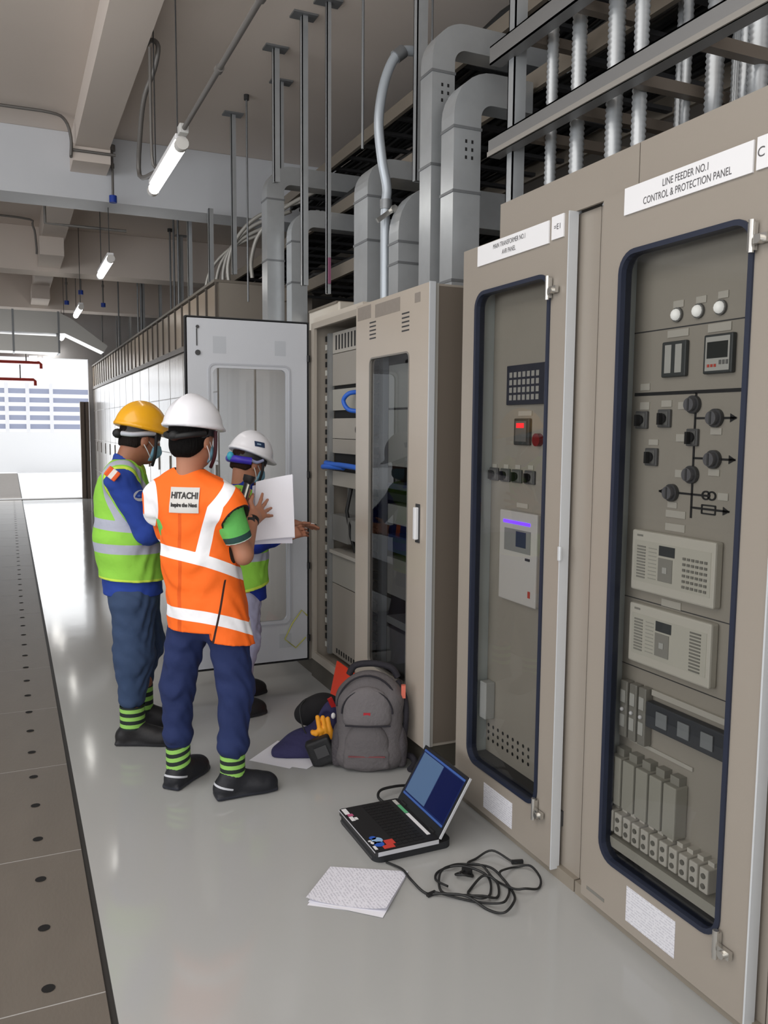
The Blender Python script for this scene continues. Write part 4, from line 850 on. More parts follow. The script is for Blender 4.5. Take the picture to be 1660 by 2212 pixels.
m = MB(); m.obox(bp(.158, -.03, .37), (.010, .012, .03), BM); m.build('red_toggle', mat('toggle_red', (214, 110, 90), .5), t)
m = MB(); m.tube(smooth_path([bp(.10, .02, .04), bp(.19, -.01, .05), bp(.215, -.05, .03), bp(.19, -.09, .012)]), .016, 8); m.build('hip_strap', PACKD, t)
# navy bag, gloves, pouch
NAVY = mat('navy_cloth', (44, 42, 82), .85, bump=.3, bscale=40)
t = thing('tool_bag', 'slumped navy cloth tool bag lying open beside the backpack', 'bag', (1.32, 3.75, 0))
solid('bag_body', NAVY, t, [EL((1.36, 3.77, .05), (.17, .10, .075), ((.9, -.42, 0), (.42, .9, 0), (0, 0, 1)), .06), EL((1.22, 3.80, .022), (.10, .07, .04), k=.06), RC((1.14, 3.78, .012), (1.40, 3.68, .04), .015, .05, .05), EL((1.42, 3.80, .13), (.075, .07, .12), k=.06)], [cutfloor, lambda P: .055-np.sqrt((P[0]-1.36)**2+(P[1]-3.72)**2+(P[2]-.175)**2)], .006)
solid('bag_lining', mat('black_lining', (22, 21, 24), .9), t, [EL((1.39, 3.84, .20), (.09, .06, .07)), EL((1.35, 3.86, .17), (.10, .04, .07)), RC((1.31, 3.84, .22), (1.44, 3.80, .235), .02, .022)], [cutfloor], .006)
m = MB(); m.tube(smooth_path([(1.30, 3.83, .25), (1.262, 3.80, .22), (1.262, 3.77, .15), (1.28, 3.75, .10), (1.30, 3.74, .08)]), .0035, 6); m.build('cord', WIRE, t)
m = MB(); m.obox((1.415, 3.76, .235), (.012, .006, .035), ((.9, 0, .4), (0, 1, 0), (-.4, 0, .9))); m.build('red_tab', mat('tab_red', (190, 40, 40), .5), t)
t = thing('work_glove', 'orange-fingered work glove stuffed in the navy tool bag', 'glove', (1.35, 3.70, .1))
gp = []
for k, (x, z0, z1) in enumerate(((1.30, .128, .135), (1.325, .10, .205), (1.352, .095, .20), (1.378, .10, .19))): gp.append(RC((x-.0, 3.67, z0), (x-.012, 3.69, z1), .011, .011, .008))
solid('glove_fingers', mat('glove_orange', (250, 168, 40), .6), t, gp+[RC((1.285, 3.675, .135), (1.33, 3.675, .14), .011, .011, .008), EL((1.365, 3.70, .115), (.035, .02, .03))], h=.004)
m = MB(); m.ball((1.395, 3.69, .20), (.012, .01, .016), 10); m.build('white_tip', WHITE, t); m = MB(); m.ball((1.29, 3.68, .095), (.02, .012, .006), 10); m.build('white_tip', WHITE, t)
t = thing('pouch', 'small black pouch leaning between the navy bag and the backpack', 'pouch', (1.34, 3.6, 0))
solid('pouch_body', mat('pouch_black', (20, 21, 24), .6, bump=.1), t, [BX((1.300, 3.60, .07), (.06, .03, .065), .012, ((.85, -.35, .38), (.42, .9, 0), (-.34, .16, .92)))], [cutfloor], .005)
m = MB(); m.obox((1.290, 3.566, .08), (.03, .002, .026), ((.85, -.35, .38), (.42, .9, 0), (-.34, .16, .92))); m.build('flap', DKGREY, t)

# ------------------------------------------------------------------ people
def frame(az, pitch=0., roll=0.):
    a, p = math.radians(az), math.radians(pitch)
    F = A3(math.sin(a)*math.cos(p), math.cos(a)*math.cos(p), -math.sin(p)); R = A3(math.cos(a), -math.sin(a), 0); U = np.cross(R, F); return R, F, U
SKIN = {1: (176, 122, 96), 2: (150, 98, 74), 3: (170, 116, 92)}
def head_prims(c, M):
    R, F, U = M; c = A3(*c); q = lambda r, f, u: tuple(c+R*r+F*f+U*u)
    P = [EL(q(0, -.005, .03), (.074, .094, .092), M, .03), EL(q(0, .02, -.045), (.058, .070, .070), M, .04), RC(q(0, .086, .01), q(0, .103, -.028), .010, .015, .02), EL(q(0, .062, -.088), (.03, .026, .024), M, .03), RC(q(-.03, .078, .022), q(.03, .078, .022), .012, .012, .02),
         RC(q(-.018, .083, -.062), q(.018, .083, -.062), .008, .008, .012)]
    for s in (-1, 1): P.append(EL(q(s*.077, -.008, -.012), (.010, .020, .032), M, .012))
    return P
def hand_prims(w, d, n, side, spread=.16, curl=.25, L=.175, thumb=(.5, .8)):
    """hand from wrist w: d = finger direction, n = direction of the back of the hand, side = towards the thumb"""
    w, d, n, a = A3(*w), A3(*d), A3(*n), A3(*side); d /= np.linalg.norm(d); a -= d*(a@d); a /= np.linalg.norm(a); n -= d*(n@d)+a*(n@a); n /= np.linalg.norm(n)
    P = [BX(w+d*.045, (.036, .047, .014), .013, (tuple(a), tuple(d), tuple(n)), .02), RC(w-d*.02, w+d*.02, .024, .024, .02)]
    for k, (o, ln) in enumerate(((.029, .072), (.010, .080), (-.010, .074), (-.028, .058))):
        ang = spread*(1.5-k)/1.5; dd = d*math.cos(ang)+a*math.sin(ang); p0 = w+d*.085+a*o; p1 = p0+(dd-n*curl*.4)*ln*.5; p2 = p1+(dd-n*curl*1.2)/np.linalg.norm(dd-n*curl*1.2)*ln*.5
        P += [RC(p0-dd*.02, p1, .0098, .0088, .005), RC(p1, p2, .0088, .0072, .004)]
    p0 = w+d*.03+a*.03; t1 = p0+(a*thumb[1]+d*thumb[0])*.040; t2 = t1+(a*thumb[1]*.5+d)/np.linalg.norm(a*thumb[1]*.5+d)*.034
    P += [RC(p0-a*.01, t1, .014, .0105, .012), RC(t1, t2, .0105, .0082, .004)]
    return P
def helmet(root, hc, M, rgb, name='hard_hat', lab=None, sc=1., strap=None, band=(40, 40, 44)):
    R, F, U = M; hc = A3(*hc); q = lambda r, f, u: tuple(hc+R*r+F*f+U*u); m_ = mat('helmet_%d_%d_%d' % rgb, rgb, .28, coat=.3)
    below = lambda u0: (lambda P: -((P[0]-hc[0])*U[0]+(P[1]-hc[1])*U[1]+(P[2]-hc[2])*U[2]-u0))
    o = solid(name, m_, root, [EL(q(0, -.005, 0), (.115*sc, .135*sc, .136*sc), M), EL(q(0, -.003, .004), (.121*sc, .143*sc, .012), M, .012), EL(q(0, .085, .002), (.082*sc, .082*sc, .010), M, .012), EL(q(0, -.005, .02), (.022, .128*sc, .121*sc), M, .02)], [below(-.006)], .005, label=lab)
    # inner headband, ratchet and strap
    b = MB(); ring = []
    for k in range(24):
        a = 2*pi*k/24; ring.append((.088*math.sin(a), .104*math.cos(a)-.005))
    v = [Vector(q(r, f, -.004)) for r, f in ring]+[Vector(q(r, f-.0, -.034-.012*(f < -.02))) for r, f in ring]
    b.add(v, [(k, (k+1) % 24, 24+(k+1) % 24, 24+k) for k in range(24)], 0, True); b.build('headband', mat('band_%d_%d_%d' % band, band, .5), o)
    return o
def strap(root, helm, pts, r=.006, rgb=(22, 22, 26), flat=True): return MB().tube(smooth_path(pts, 5), r, 8).build('chin_strap', mat('strap_%d' % rgb[0], rgb, .7), helm)
def shoe(root, heel, toe, lab=None, flash=None):
    h, t_ = A3(*heel), A3(*toe); d = t_-h; L = np.linalg.norm(d); d /= L; s = A3(d[1], -d[0], 0); q = lambda a, b, z: tuple(h+d*a+s*b+A3(0, 0, z))
    M = (tuple(s), tuple(d), (0, 0, 1))
    pr = [RC(q(.042, 0, .034), q(L-.055, .004, .030), .041, .046, .02), EL(q(L-.075, .004, .034), (.050, .075, .042), M, .03), RC(q(.05, 0, .05), q(.075, 0, .092), .042, .045, .03), RC(q(.09, 0, .085), q(.18, 0, .055), .042, .038, .03), BX(q(L/2, .002, .012), (.045, L/2-.004, .012), .010, M, .01)]
    at = {'sole': lambda P: .018-P[2], 'flash': lambda P: np.minimum(.0045-np.abs((P[2]-.058)+.3*((P[0]-h[0])*d[0]+(P[1]-h[1])*d[1]-.03)), .075-((P[0]-h[0])*d[0]+(P[1]-h[1])*d[1]))}
    m_ = attr_mat('safety_shoe', (34, 34, 38), [('sole', (46, 48, 54))]+([('flash', (186, 188, 194))] if flash else []), .5) if False else (attr_mat('shoe_with_flash', (34, 35, 40), [('sole', (44, 46, 54)), ('flash', (190, 192, 198))], .5) if flash else attr_mat('shoe_plain', (30, 29, 31), [('sole', (42, 42, 46))], .5))
    o = solid('shoe', m_, root, pr, [lambda P: .002-P[2]], .005, at, lab)
    m = MB()
    for k in range(4): m.tube([q(.115+.022*k, -.026, .092-.010*k), q(.115+.022*k, 0, .104-.012*k), q(.115+.022*k, .026, .092-.010*k)], .003, 6)
    m.build('lace_pattern', mat('lace_grey', (52, 52, 58), .7), o)
    return o
GREENB = mat('band_green', (142, 196, 92), .7)
def ankle_band(root, c, r, z0, z1, tilt=(0, 0)):
    m = MB(); n = 20; rows = 12; vs = []
    for j in range(rows+1):
        for k in range(n):
            a = 2*pi*k/n; x, y = r*math.cos(a), r*math.sin(a); vs.append((c[0]+x, c[1]+y, z0+(z1-z0)*j/rows+tilt[0]*x+tilt[1]*y))
    for j in range(rows): m.add([vs[j*n+k] for k in range(n)]+[vs[(j+1)*n+k] for k in range(n)], [(k, (k+1) % n, n+(k+1) % n, n+k) for k in range(n)], 1 if j % 4 in (1, 2) else 0, True)
    return m.build('reflective_ankle_band', [mat('band_dark', (22, 34, 30), .7), GREENB], root)
def dome(root, name, mt, c, rad, M, cuts=(), h=.005, k=.03): return solid(name, mt, root, [EL(c, rad, M, k)], cuts, h)
def hdot(c, ax): c = A3(*c); return lambda P: (P[0]-c[0])*ax[0]+(P[1]-c[1])*ax[1]+(P[2]-c[2])*ax[2]
CONT = {}
def hair(root, c, M, zcut, fcut=.02, grow=.010, rgb=(13, 11, 11), nape=0.):
    R, F, U = M; q = lambda r, f, u: tuple(A3(*c)+R*r+F*f+U*u); df, du = hdot(c, F), hdot(c, U)
    pr = [EL(q(0, -.012, .03), (.076+grow, .092+grow, .090+grow), M, .03), EL(q(0, -.045, -.045), (.058+grow, .045+grow, .05), M, .04)]
    return solid('hair', mat('hair_%d' % rgb[0], rgb, .8, bump=.5, bscale=70, stretch=(1, 1, .3), spec=.1), root, pr, [lambda P: df(P)-fcut-.35*np.maximum(du(P), 0)+np.maximum(-du(P)-.02, 0)*.9, lambda P: zcut-du(P)], .005)
def mask(root, c, M, rgb=(126, 178, 204)):
    R, F, U = M; q = lambda r, f, u: tuple(A3(*c)+R*r+F*f+U*u); df, du = hdot(c, F), hdot(c, U)
    o = solid('face_mask', mat('mask_blue', rgb, .8, bump=.2, bscale=60), root, [EL(q(0, .03, -.052), (.066, .078, .062), M), RC(q(0, .10, -.02), q(0, .105, -.045), .014, .02, .03)], [lambda P: .045-df(P), lambda P: du(P)+.012-.0, lambda P: -.105-du(P)], .005)
    for s in (-1, 1):
        m = MB(); m.tube(smooth_path([q(s*.058, .05, -.03), q(s*.076, .015, -.012), q(s*.084, -.012, .0)]), .0025, 6); m.tube(smooth_path([q(s*.052, .05, -.085), q(s*.076, .015, -.055), q(s*.084, -.012, -.03)]), .0025, 6); m.build('ear_loop', WHITE, o)
    return o
def eyes(root, c, M):
    R, F, U = M; q = lambda r, f, u: tuple(A3(*c)+R*r+F*f+U*u)
    for s in (-1, 1):
        m = MB(); m.ball(q(s*.032, .076, .005), .012, 12, 0); m.ball(q(s*.032, .0835, .004), .0055, 10, 1); m.build('eye', [WHITE, BLACK], root)
CLOTHB = dict(rough=.85, bump=.35, bscale=14)
# === man in the orange vest
az1 = 48; R, F, U = B1 = frame(az1); r1 = thing('person', 'man in orange reflective vest and white hard hat, seen from behind, hand on papers', 'person', (.76, 3.56, 0))
Mh = frame(52, 6); hc = A3(.712, 3.55, 1.592); hd = hc-Mh[2]*.045
shR, shL = (.818, 3.432, 1.282), (.590, 3.670, 1.295); elR, wrR = (.893, 3.452, 1.055), (.974, 3.598, 1.19); elL, wrL = (.70, 3.84, 1.06), (.90, 3.735, 1.185)
fd = A3(1.083-.974, .095, .055); nb = A3(-.30, -.9, .25); th = A3(-.35, .1, .9)
hand1 = hand_prims(wrR, fd, nb, th, .42, .12, thumb=(.35, .9)); hand1L = hand_prims(wrL, (.4, -.35, .6), (-.6, -.5, .1), (.6, .1, -.5), .1, 1.0)
hipR, hipL, knR, knL, anR, anL = (.825, 3.49, .84), (.695, 3.63, .84), (.86, 3.465, .47), (.645, 3.655, .46), (.835, 3.45, .09), (.64, 3.65, .09)
body = [EL((.745, 3.56, .88), (.12, .085, .13), B1, .06), EL((.72, 3.56, 1.05), (.125, .09, .16), B1, .06), EL((.695, 3.56, 1.22), (.15, .10, .17), B1, .06), RC(shL, shR, .05, .05, .06),
        RC((.69, 3.55, 1.36), tuple(hd-Mh[2]*.06-Mh[1]*.02), .056, .052, .03), RC(shR, elR, .046, .04, .03), RC(elR, wrR, .042, .027, .02), RC(shL, elL, .046, .04, .03), RC(elL, wrL, .04, .027, .02),
        RC(hipR, knR, .065, .055, .03), RC(knR, anR, .052, .036, .03), RC(hipL, knL, .065, .055, .03), RC(knL, anL, .052, .036, .03)]+head_prims(hd, Mh)+hand1+hand1L
solid('body', mat('skin_1', SKIN[1], .55, bump=.05, bscale=90), r1, body, h=.005); eyes(r1, hd, Mh)
hair(r1, hd, Mh, -.085, .0, .012)
h_ = helmet(r1, hc, Mh, (240, 240, 246), band=(34, 34, 38))
q = lambda r, f, u: tuple(hd+Mh[0]*r+Mh[1]*f+Mh[2]*u)
m = MB(); m.ball(q(0, -.112, -.0), (.03, .03, .022), 12); m.tube(smooth_path([q(-.088, -.03, .02), q(-.06, -.10, .005), q(0, -.122, -.005), q(.06, -.10, .005), q(.088, -.03, .02)]), .013, 8); m.build('ratchet_band', mat('ratchet_black', (13, 13, 15), .6), h_)
strap(r1, h_, [q(.092, .03, .035), q(.092, .035, -.02), q(.078, .05, -.07), q(.04, .075, -.115)], .008, (60, 20, 30)); mask(r1, hd, Mh)
jeans = [ERC((.76, 3.56, .88), (.76, 3.56, .80), .105, .11, R, 1.3), RC((.822, 3.495, .78), knR, .092, .077, .05), RC(knR, (anR[0], anR[1], .22), .076, .060, .03), RC((.70, 3.625, .78), knL, .092, .074, .05), RC(knL, (anL[0], anL[1], .22), .073, .058, .03),
         EL((.848, 3.45, .23), (.064, .062, .045), k=.03), EL((.643, 3.652, .23), (.062, .062, .045), k=.03)]
solid('trousers', mat('navy_jeans', (22, 38, 84), .85, bump=.45, bscale=11, var=.15, vscale=7), r1, jeans, [lambda P: .165-P[2]], .006, fold=.0042)
for c, z0, z1, tl in (((.838, 3.452), .088, .195, (0, 0)), ((.641, 3.652), .088, .198, (.25, .1))): ankle_band(r1, c, .054, z0, z1, tl)
shoe(r1, (.752, 3.445, 0), (1.035, 3.452, 0), flash=True); shoe(r1, (.588, 3.598, 0), (.782, 3.795, 0), flash=True)
# green polo shirt
def along(a, b):
    a, b = A3(*a), A3(*b); d = (b-a)/np.linalg.norm(b-a); return lambda P: (P[0]-a[0])*d[0]+(P[1]-a[1])*d[1]+(P[2]-a[2])*d[2]
slR, slL = along(shR, elR), along(shL, elL)
def lerp(a, b, t): return tuple(A3(*a)*(1-t)+A3(*b)*t)
shirt = [EL((.72, 3.56, 1.05), (.14, .105, .2), B1, .06), EL((.695, 3.56, 1.22), (.16, .11, .17), B1, .06), RC(shL, shR, .06, .06, .06), RC(shR, lerp(shR, elR, .72), .062, .060, .03), RC(shL, lerp(shL, elL, .72), .062, .06, .03), RC((.69, 3.55, 1.34), (.69, 3.555, 1.36), .058, .056, .03)]
solid('polo_shirt', attr_mat('green_polo', (104, 190, 96), [('cuff', (44, 74, 72)), ('edge', (222, 224, 226))], .85, .25, 30), r1, shirt, [lambda P: np.minimum(slR(P)-.172, .5+0*P[0]), lambda P: .9-P[2], lambda P: P[2]-1.40], .006,
      {'cuff': lambda P: np.minimum(.013-np.abs(slR(P)-.152), P[0]-.75), 'edge': lambda P: np.minimum(slR(P)-.166, P[0]-.75)})
# vest
holeR, holeL = RC((.862, 3.385, 1.205), (.90, 3.39, 1.06), .068, .070)[0], RC((.70, 3.86, 1.10), (.74, 3.90, 1.0), .06, .06)[0]
vest = [ERC((.70, 3.557, 1.24), (.728, 3.565, 1.02), .122, .122, R, 1.28, .05), ERC((.728, 3.562, 1.02), (.782, 3.556, .62), .120, .152, R, 1.34, .05), RC(shL, shR, .066, .072, .06), RC(shR, (.842, 3.415, 1.235), .070, .072, .03), RC(shL, (.578, 3.69, 1.23), .060, .062, .03), RC(shL, (.645, 3.755, 1.14), .066, .072, .03), RC((.635, 3.62, 1.335), (.765, 3.49, 1.325), .062, .062, .06), ERC((.69, 3.555, 1.36), (.69, 3.555, 1.385), .060, .055, R, 1.35, .06),
        RC((.875, 3.60, .95), (.90, 3.60, .72), .05, .055, .06)]
hem = lambda P: np.where(P[0] > .742, .695-.17*(P[0]-.742), .730+.03*(P[0]-.6))-P[2]
neck = RC((.697, 3.562, 1.43), (.702, 3.567, 1.47), .060, .07)[0]
tq = lambda P: P[0]-.55
def band(z0): return lambda P: .0255-np.abs(P[2]-(z0-.0697*tq(P)-.75*tq(P)**2))
b1, b2 = band(1.078), lambda P: .0255-np.abs(P[2]-(.806+.15*tq(P)-.93*tq(P)**2))
yb = lambda P: (P[0]-.70)*F[0]+(P[1]-3.56)*F[1]      # behind the chest when negative
brL = lambda P: np.minimum(.022-np.abs(P[0]-(.540-.02*(P[2]-1.2))), P[2]-1.06); brR = lambda P: np.minimum(.028-np.abs(P[0]-(.715+.24*(P[2]-1.08)+1.1*np.maximum(P[2]-1.27, 0)*.5)), P[2]-1.05)
attrs = {'white': lambda P: np.maximum(np.maximum(b1(P), b2(P)), np.maximum(brL(P), brR(P))), 'trim': lambda P: np.maximum(np.maximum(.008-holeR(P), .008-holeL(P)), .006-neck(P)), 'slit': lambda P: np.minimum(np.minimum(.0045-np.abs(P[0]-(.742+.22*(P[2]-.67))), .96-P[2]), -yb(P)+.1), 'shade': lambda P: np.minimum(np.minimum(.006-np.abs(P[0]-.63), 1.24-P[2]), 1.24-P[2])}  # last entry: narrow vertical line of darker orange
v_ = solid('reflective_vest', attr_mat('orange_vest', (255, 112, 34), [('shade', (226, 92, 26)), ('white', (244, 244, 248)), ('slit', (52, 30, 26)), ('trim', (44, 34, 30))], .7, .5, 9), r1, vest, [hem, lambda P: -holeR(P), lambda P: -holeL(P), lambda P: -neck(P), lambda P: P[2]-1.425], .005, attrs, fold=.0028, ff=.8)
# badge on the back
U2 = (.90, -.43, 0); V2 = (.03, .0, 1)
gv, gf = grid(.130, .105); bd = project(v_, (.622, 3.40, 1.296), U2, V2, gv, gf, 'back_badge', mat('badge_grey', (206, 204, 200), .6), v_, .004)
bpy.context.view_layer.update()
tv = []; tf = []
for s, size, dv, sq in (('HITACHI', .036, .018, .86), ('Inspire the Next', .021, -.020, .82)):
    v, f = text_verts(s, size, bold=.0012); b0 = len(tv); tv += [(p.x*sq, p.y+dv) for p in v]; tf += [[i+b0 for i in k] for k in f]
project(v_, (.622, 3.40, 1.296), U2, V2, tv, tf, 'badge_lettering', mat('letter_black', (30, 28, 28), .6), v_, .0058)
w_ = MB(); wd = Vector(A3(*wrR)-A3(*elR)).normalized(); c0 = Vector(wrR)-wd*.012; w_.tube([c0-wd*.010, c0+wd*.010], .0325, 16); w_.obox(c0+Vector((-.01, -.03, .006)), (.016, .007, .014), ((.9, -.3, 0), (.3, .9, 0), (0, 0, 1))); w_.build('wrist_watch', BLACK, r1)

# papers in his hand, torch
t = thing('paper_document', 'white paper sheets held up by the man in the orange vest', 'papers', (1.1, 3.73, 1.05))
def hsheet(m, pts, bow):
    n = 8; a, b, c, d = [Vector(p) for p in pts]; vs = []; fs = []
    for i in range(n+1):
        for j in range(n+1):
            u, v = i/n, j/n; p = a*(1-u)*(1-v)+b*u*(1-v)+c*u*v+d*(1-u)*v; vs.append((p.x, p.y+bow*math.sin(pi*u), p.z+bow*.3*math.sin(pi*v)))
    for i in range(n):
        for j in range(n): fs.append((i*(n+1)+j, (i+1)*(n+1)+j, (i+1)*(n+1)+j+1, i*(n+1)+j+1))
    m.add(vs, fs, 0, True)
for k, (o, z) in enumerate(((0, 0), (.006, -.004), (-.012, -.02))):
    m = MB(); dy = .008*k
    hsheet(m, ((1.035+o, 3.755+dy, 1.345+z), (1.205+o, 3.735+dy, 1.378+z), (1.208+o*.5, 3.71+dy, 1.085+z*1.6), (1.015+o, 3.735+dy, 1.072+z)), .015); m.build('sheet', [PAPER, mat('paper_under', (214, 214, 226), .7)][0 if k == 0 else 1], t)
t = thing('torch', 'black and silver hand torch held upright between the orange-vested man and the papers', 'torch', (.95, 3.66, 1.2))
a, b = Vector((.928, 3.655, 1.205)), Vector((.972, 3.665, 1.345)); ax = (b-a).normalized()
MB().tube([a, b], .016, 14).build('barrel', mat('torch_black', (26, 28, 30), .35), t); m = MB(); m.tube([b, b+ax*.012, b+ax*.035], [.018, .026, .027], 16); m.build('head', BLACK, t)
m = MB(); m.tube([a+Vector((.0, -.0155, .004)), b+Vector((0, -.0155, -.004))], .0055, 8); m.build('clip', mat('clip_silver', (214, 216, 204), .3, .4), t); MB().tube([a-ax*.012, a], [.013, .016], 14).build('end_cap', DKGREY, t)

# === man in the blue shirt and lime vest, yellow helmet
R, F, U = B2 = frame(76); r2p = thing('person', 'man in yellow hard hat, lime vest and blue shirt, standing in profile', 'person', (.55, 4.32, 0))
Mh = frame(74, 14); hc = A3(.606, 4.30, 1.578); hd = hc-Mh[2]*.045
shR, shL = (.475, 4.14, 1.345), (.56, 4.47, 1.345); elR, wrR = (.60, 4.12, 1.09), (.80, 4.22, 1.12); elL, wrL = (.66, 4.52, 1.09), (.85, 4.42, 1.14)
hipR, hipL, knR, knL, anR, anL = (.535, 4.235, .82), (.575, 4.41, .82), (.535, 4.235, .45), (.62, 4.44, .46), (.52, 4.238, .09), (.60, 4.47, .09)
body = [EL((.545, 4.32, .88), (.115, .095, .12), B2, .06), EL((.525, 4.32, 1.05), (.145, .125, .17), B2, .06), EL((.51, 4.31, 1.24), (.16, .11, .16), B2, .06), RC(shL, shR, .055, .055, .06), RC((.515, 4.305, 1.37), tuple(hd-Mh[2]*.06-Mh[1]*.03), .062, .058, .03),
        RC(shR, elR, .05, .043, .03), RC(elR, wrR, .043, .028, .02), RC(shL, elL, .05, .043, .03), RC(elL, wrL, .043, .028, .02), RC(hipR, knR, .062, .055, .03), RC(knR, anR, .055, .038, .03), RC(hipL, knL, .062, .055, .03), RC(knL, anL, .055, .038, .03)]+head_prims(hd, Mh)
body += hand_prims(wrR, (.9, .2, .1), (.1, -.6, .7), (.1, .5, .8), .1, .5)+hand_prims(wrL, (.9, -.2, .1), (.1, .5, .8), (.2, -.6, .5), .1, .5)
solid('body', mat('skin_2', SKIN[2], .55, bump=.05, bscale=90), r2p, body, h=.005); eyes(r2p, hd, Mh); hair(r2p, hd, Mh, -.055, -.005, .006, (30, 25, 23)); mask(r2p, hd, Mh)
h_ = helmet(r2p, hc, Mh, (238, 172, 26), band=(30, 30, 36)); q = lambda r, f, u: tuple(hd+Mh[0]*r+Mh[1]*f+Mh[2]*u)
m = MB(); m.tube(smooth_path([q(.03, -.112, .0), q(.07, -.075, .004), q(.09, -.02, .022), q(.088, .03, .035)]), .012, 8); m.build('ratchet_band', mat('ratchet_grey', (176, 180, 190), .4), h_)
m = MB(); m.ball(q(0, -.118, -.002), (.026, .026, .024), 12); m.build('ratchet_knob', BLACK, h_)
strap(r2p, h_, [q(.092, .035, .035), q(.090, .045, -.01), q(.075, .06, -.07), q(.035, .075, -.118)], .008)
jeans = [ERC((.54, 4.32, .90), (.55, 4.32, .76), .118, .122, R, 1.22), RC((.535, 4.245, .72), knR, .108, .096, .05), RC(knR, (anR[0], anR[1], .24), .096, .066, .04), RC((.58, 4.40, .72), knL, .106, .092, .05), RC(knL, (anL[0], anL[1], .27), .09, .062, .04)]
solid('trousers', mat('faded_jeans', (46, 66, 98), .85, bump=.5, bscale=10, var=.2, vscale=6), r2p, jeans, [lambda P: .185-P[2]], .006, fold=.0042)
ankle_band(r2p, (.520, 4.238), .062, .085, .20); ankle_band(r2p, (.60, 4.47), .058, .09, .23)
shoe(r2p, (.44, 4.265, 0), (.715, 4.145, 0)); shoe(r2p, (.53, 4.50, 0), (.80, 4.40, 0))
shirt = [ERC((.53, 4.32, 1.0), (.548, 4.32, .75), .135, .142, R, 1.2, .06), EL((.525, 4.32, 1.05), (.155, .14, .18), B2, .06), EL((.51, 4.31, 1.24), (.17, .12, .16), B2, .06), RC(shL, shR, .066, .066, .06), RC((.515, 4.305, 1.36), (.535, 4.305, 1.44), .072, .07, .03),
         RC(shR, elR, .072, .066, .03), RC(elR, lerp(elR, wrR, .9), .064, .042, .02), RC(shL, elL, .07, .064, .03), RC(elL, lerp(elL, wrL, .9), .06, .042, .02)]
dcol = hdot((.535, 4.305, 1.42), frame(76, 35)[2]); BLUE = (30, 62, 150)
s_ = solid('shirt', mat('royal_blue_cotton', BLUE, .85, bump=.45, bscale=11, var=.08), r2p, shirt, [lambda P: np.where(P[2] > 1.36, dcol(P), -1), lambda P: .755-P[2]], .006, fold=.0025)
gv, gf = [(.033*math.cos(2*pi*k/16), .026*math.sin(2*pi*k/16)) for k in range(16)], [list(range(16))]; project(s_, (.556, 4.04, 1.268), (.99, -.12, 0), (0, 0, 1), gv, gf, 'sleeve_emblem', mat('emblem_white', (222, 230, 244), .6), s_, .004)
m_ = mat('emblem_blue', (70, 110, 190), .6); gv = [(-.012+.012*math.cos(2*pi*k/12), .009*math.sin(2*pi*k/12)) for k in range(12)]; gv = [(a*.6, b*.55) for a, b in gv]; project(s_, (.556, 4.04, 1.268), (.99, -.12, 0), (0, 0, 1), gv, [list(range(12))], 'sleeve_emblem_mark', m_, s_, .006)
gv, gf = grid(.035, .014, 4, 3); project(s_, (.592, 4.04, 1.27), (.99, -.12, 0), (0, 0, 1), gv, gf, 'sleeve_emblem_word', mat('emblem_pale', (150, 176, 226), .6), s_, .004)
hR = RC((.475, 4.06, 1.30), (.66, 4.06, 1.06), .098, .085)[0]; hL = RC((.57, 4.58, 1.30), (.70, 4.58, 1.06), .09, .08)[0]
vest = [ERC((.53, 4.32, 1.05), (.543, 4.32, .83), .150, .158, R, 1.16, .06), EL((.525, 4.32, 1.05), (.168, .153, .19), B2, .06), EL((.508, 4.31, 1.24), (.182, .132, .17), B2, .06), RC(shL, shR, .077, .077, .06), RC((.49, 4.18, 1.36), (.555, 4.43, 1.36), .07, .07, .05)]
nk = RC((.535, 4.305, 1.40), (.60, 4.32, 1.48), .088, .10)[0]; vz = lambda P: .838-.05*(P[0]-.5)-P[2]
G1 = lambda P: .024-np.abs(P[2]-(1.0-.03*(P[0]-.5))); G2 = lambda P: .026-np.abs(P[2]-(1.125-.10*(P[0]-.36)))
braceb = lambda P: np.minimum(.020-np.abs(hR(P)-.045), P[2]-1.12)
attrs = {'grey': lambda P: np.maximum(np.maximum(G1(P), G2(P)), braceb(P)), 'trim': lambda P: np.maximum(np.maximum(.016-hR(P), .012-nk(P)), P[2]*0+(.851-.05*(P[0]-.5)-P[2]))}
v_ = solid('reflective_vest', attr_mat('lime_vest', (146, 210, 74), [('grey', (176, 180, 196)), ('trim', (204, 232, 84))], .75, .4, 12), r2p, vest, [vz, lambda P: -hR(P), lambda P: -hL(P), lambda P: -nk(P), lambda P: P[2]-1.435], .005, attrs, fold=.0028, ff=.8)
gv, gf = grid(.05, .05, 4, 4); U3, V3 = (.80, -.25, -.5), (.45, 0, .9)
o = solid('shoulder_flag', attr_mat('flag_cloth', (236, 100, 50), [('w', (240, 236, 232))], .7), v_, [BX((.432, 4.055, 1.375), (.03, .012, .024), .004, ((.75, -.1, -.62), (.1, .99, .0), (.62, 0, .75)))], h=.004, attrs={'w': lambda P: .010-np.abs((P[0]-.432)*.75-(P[2]-1.375)*.62)})

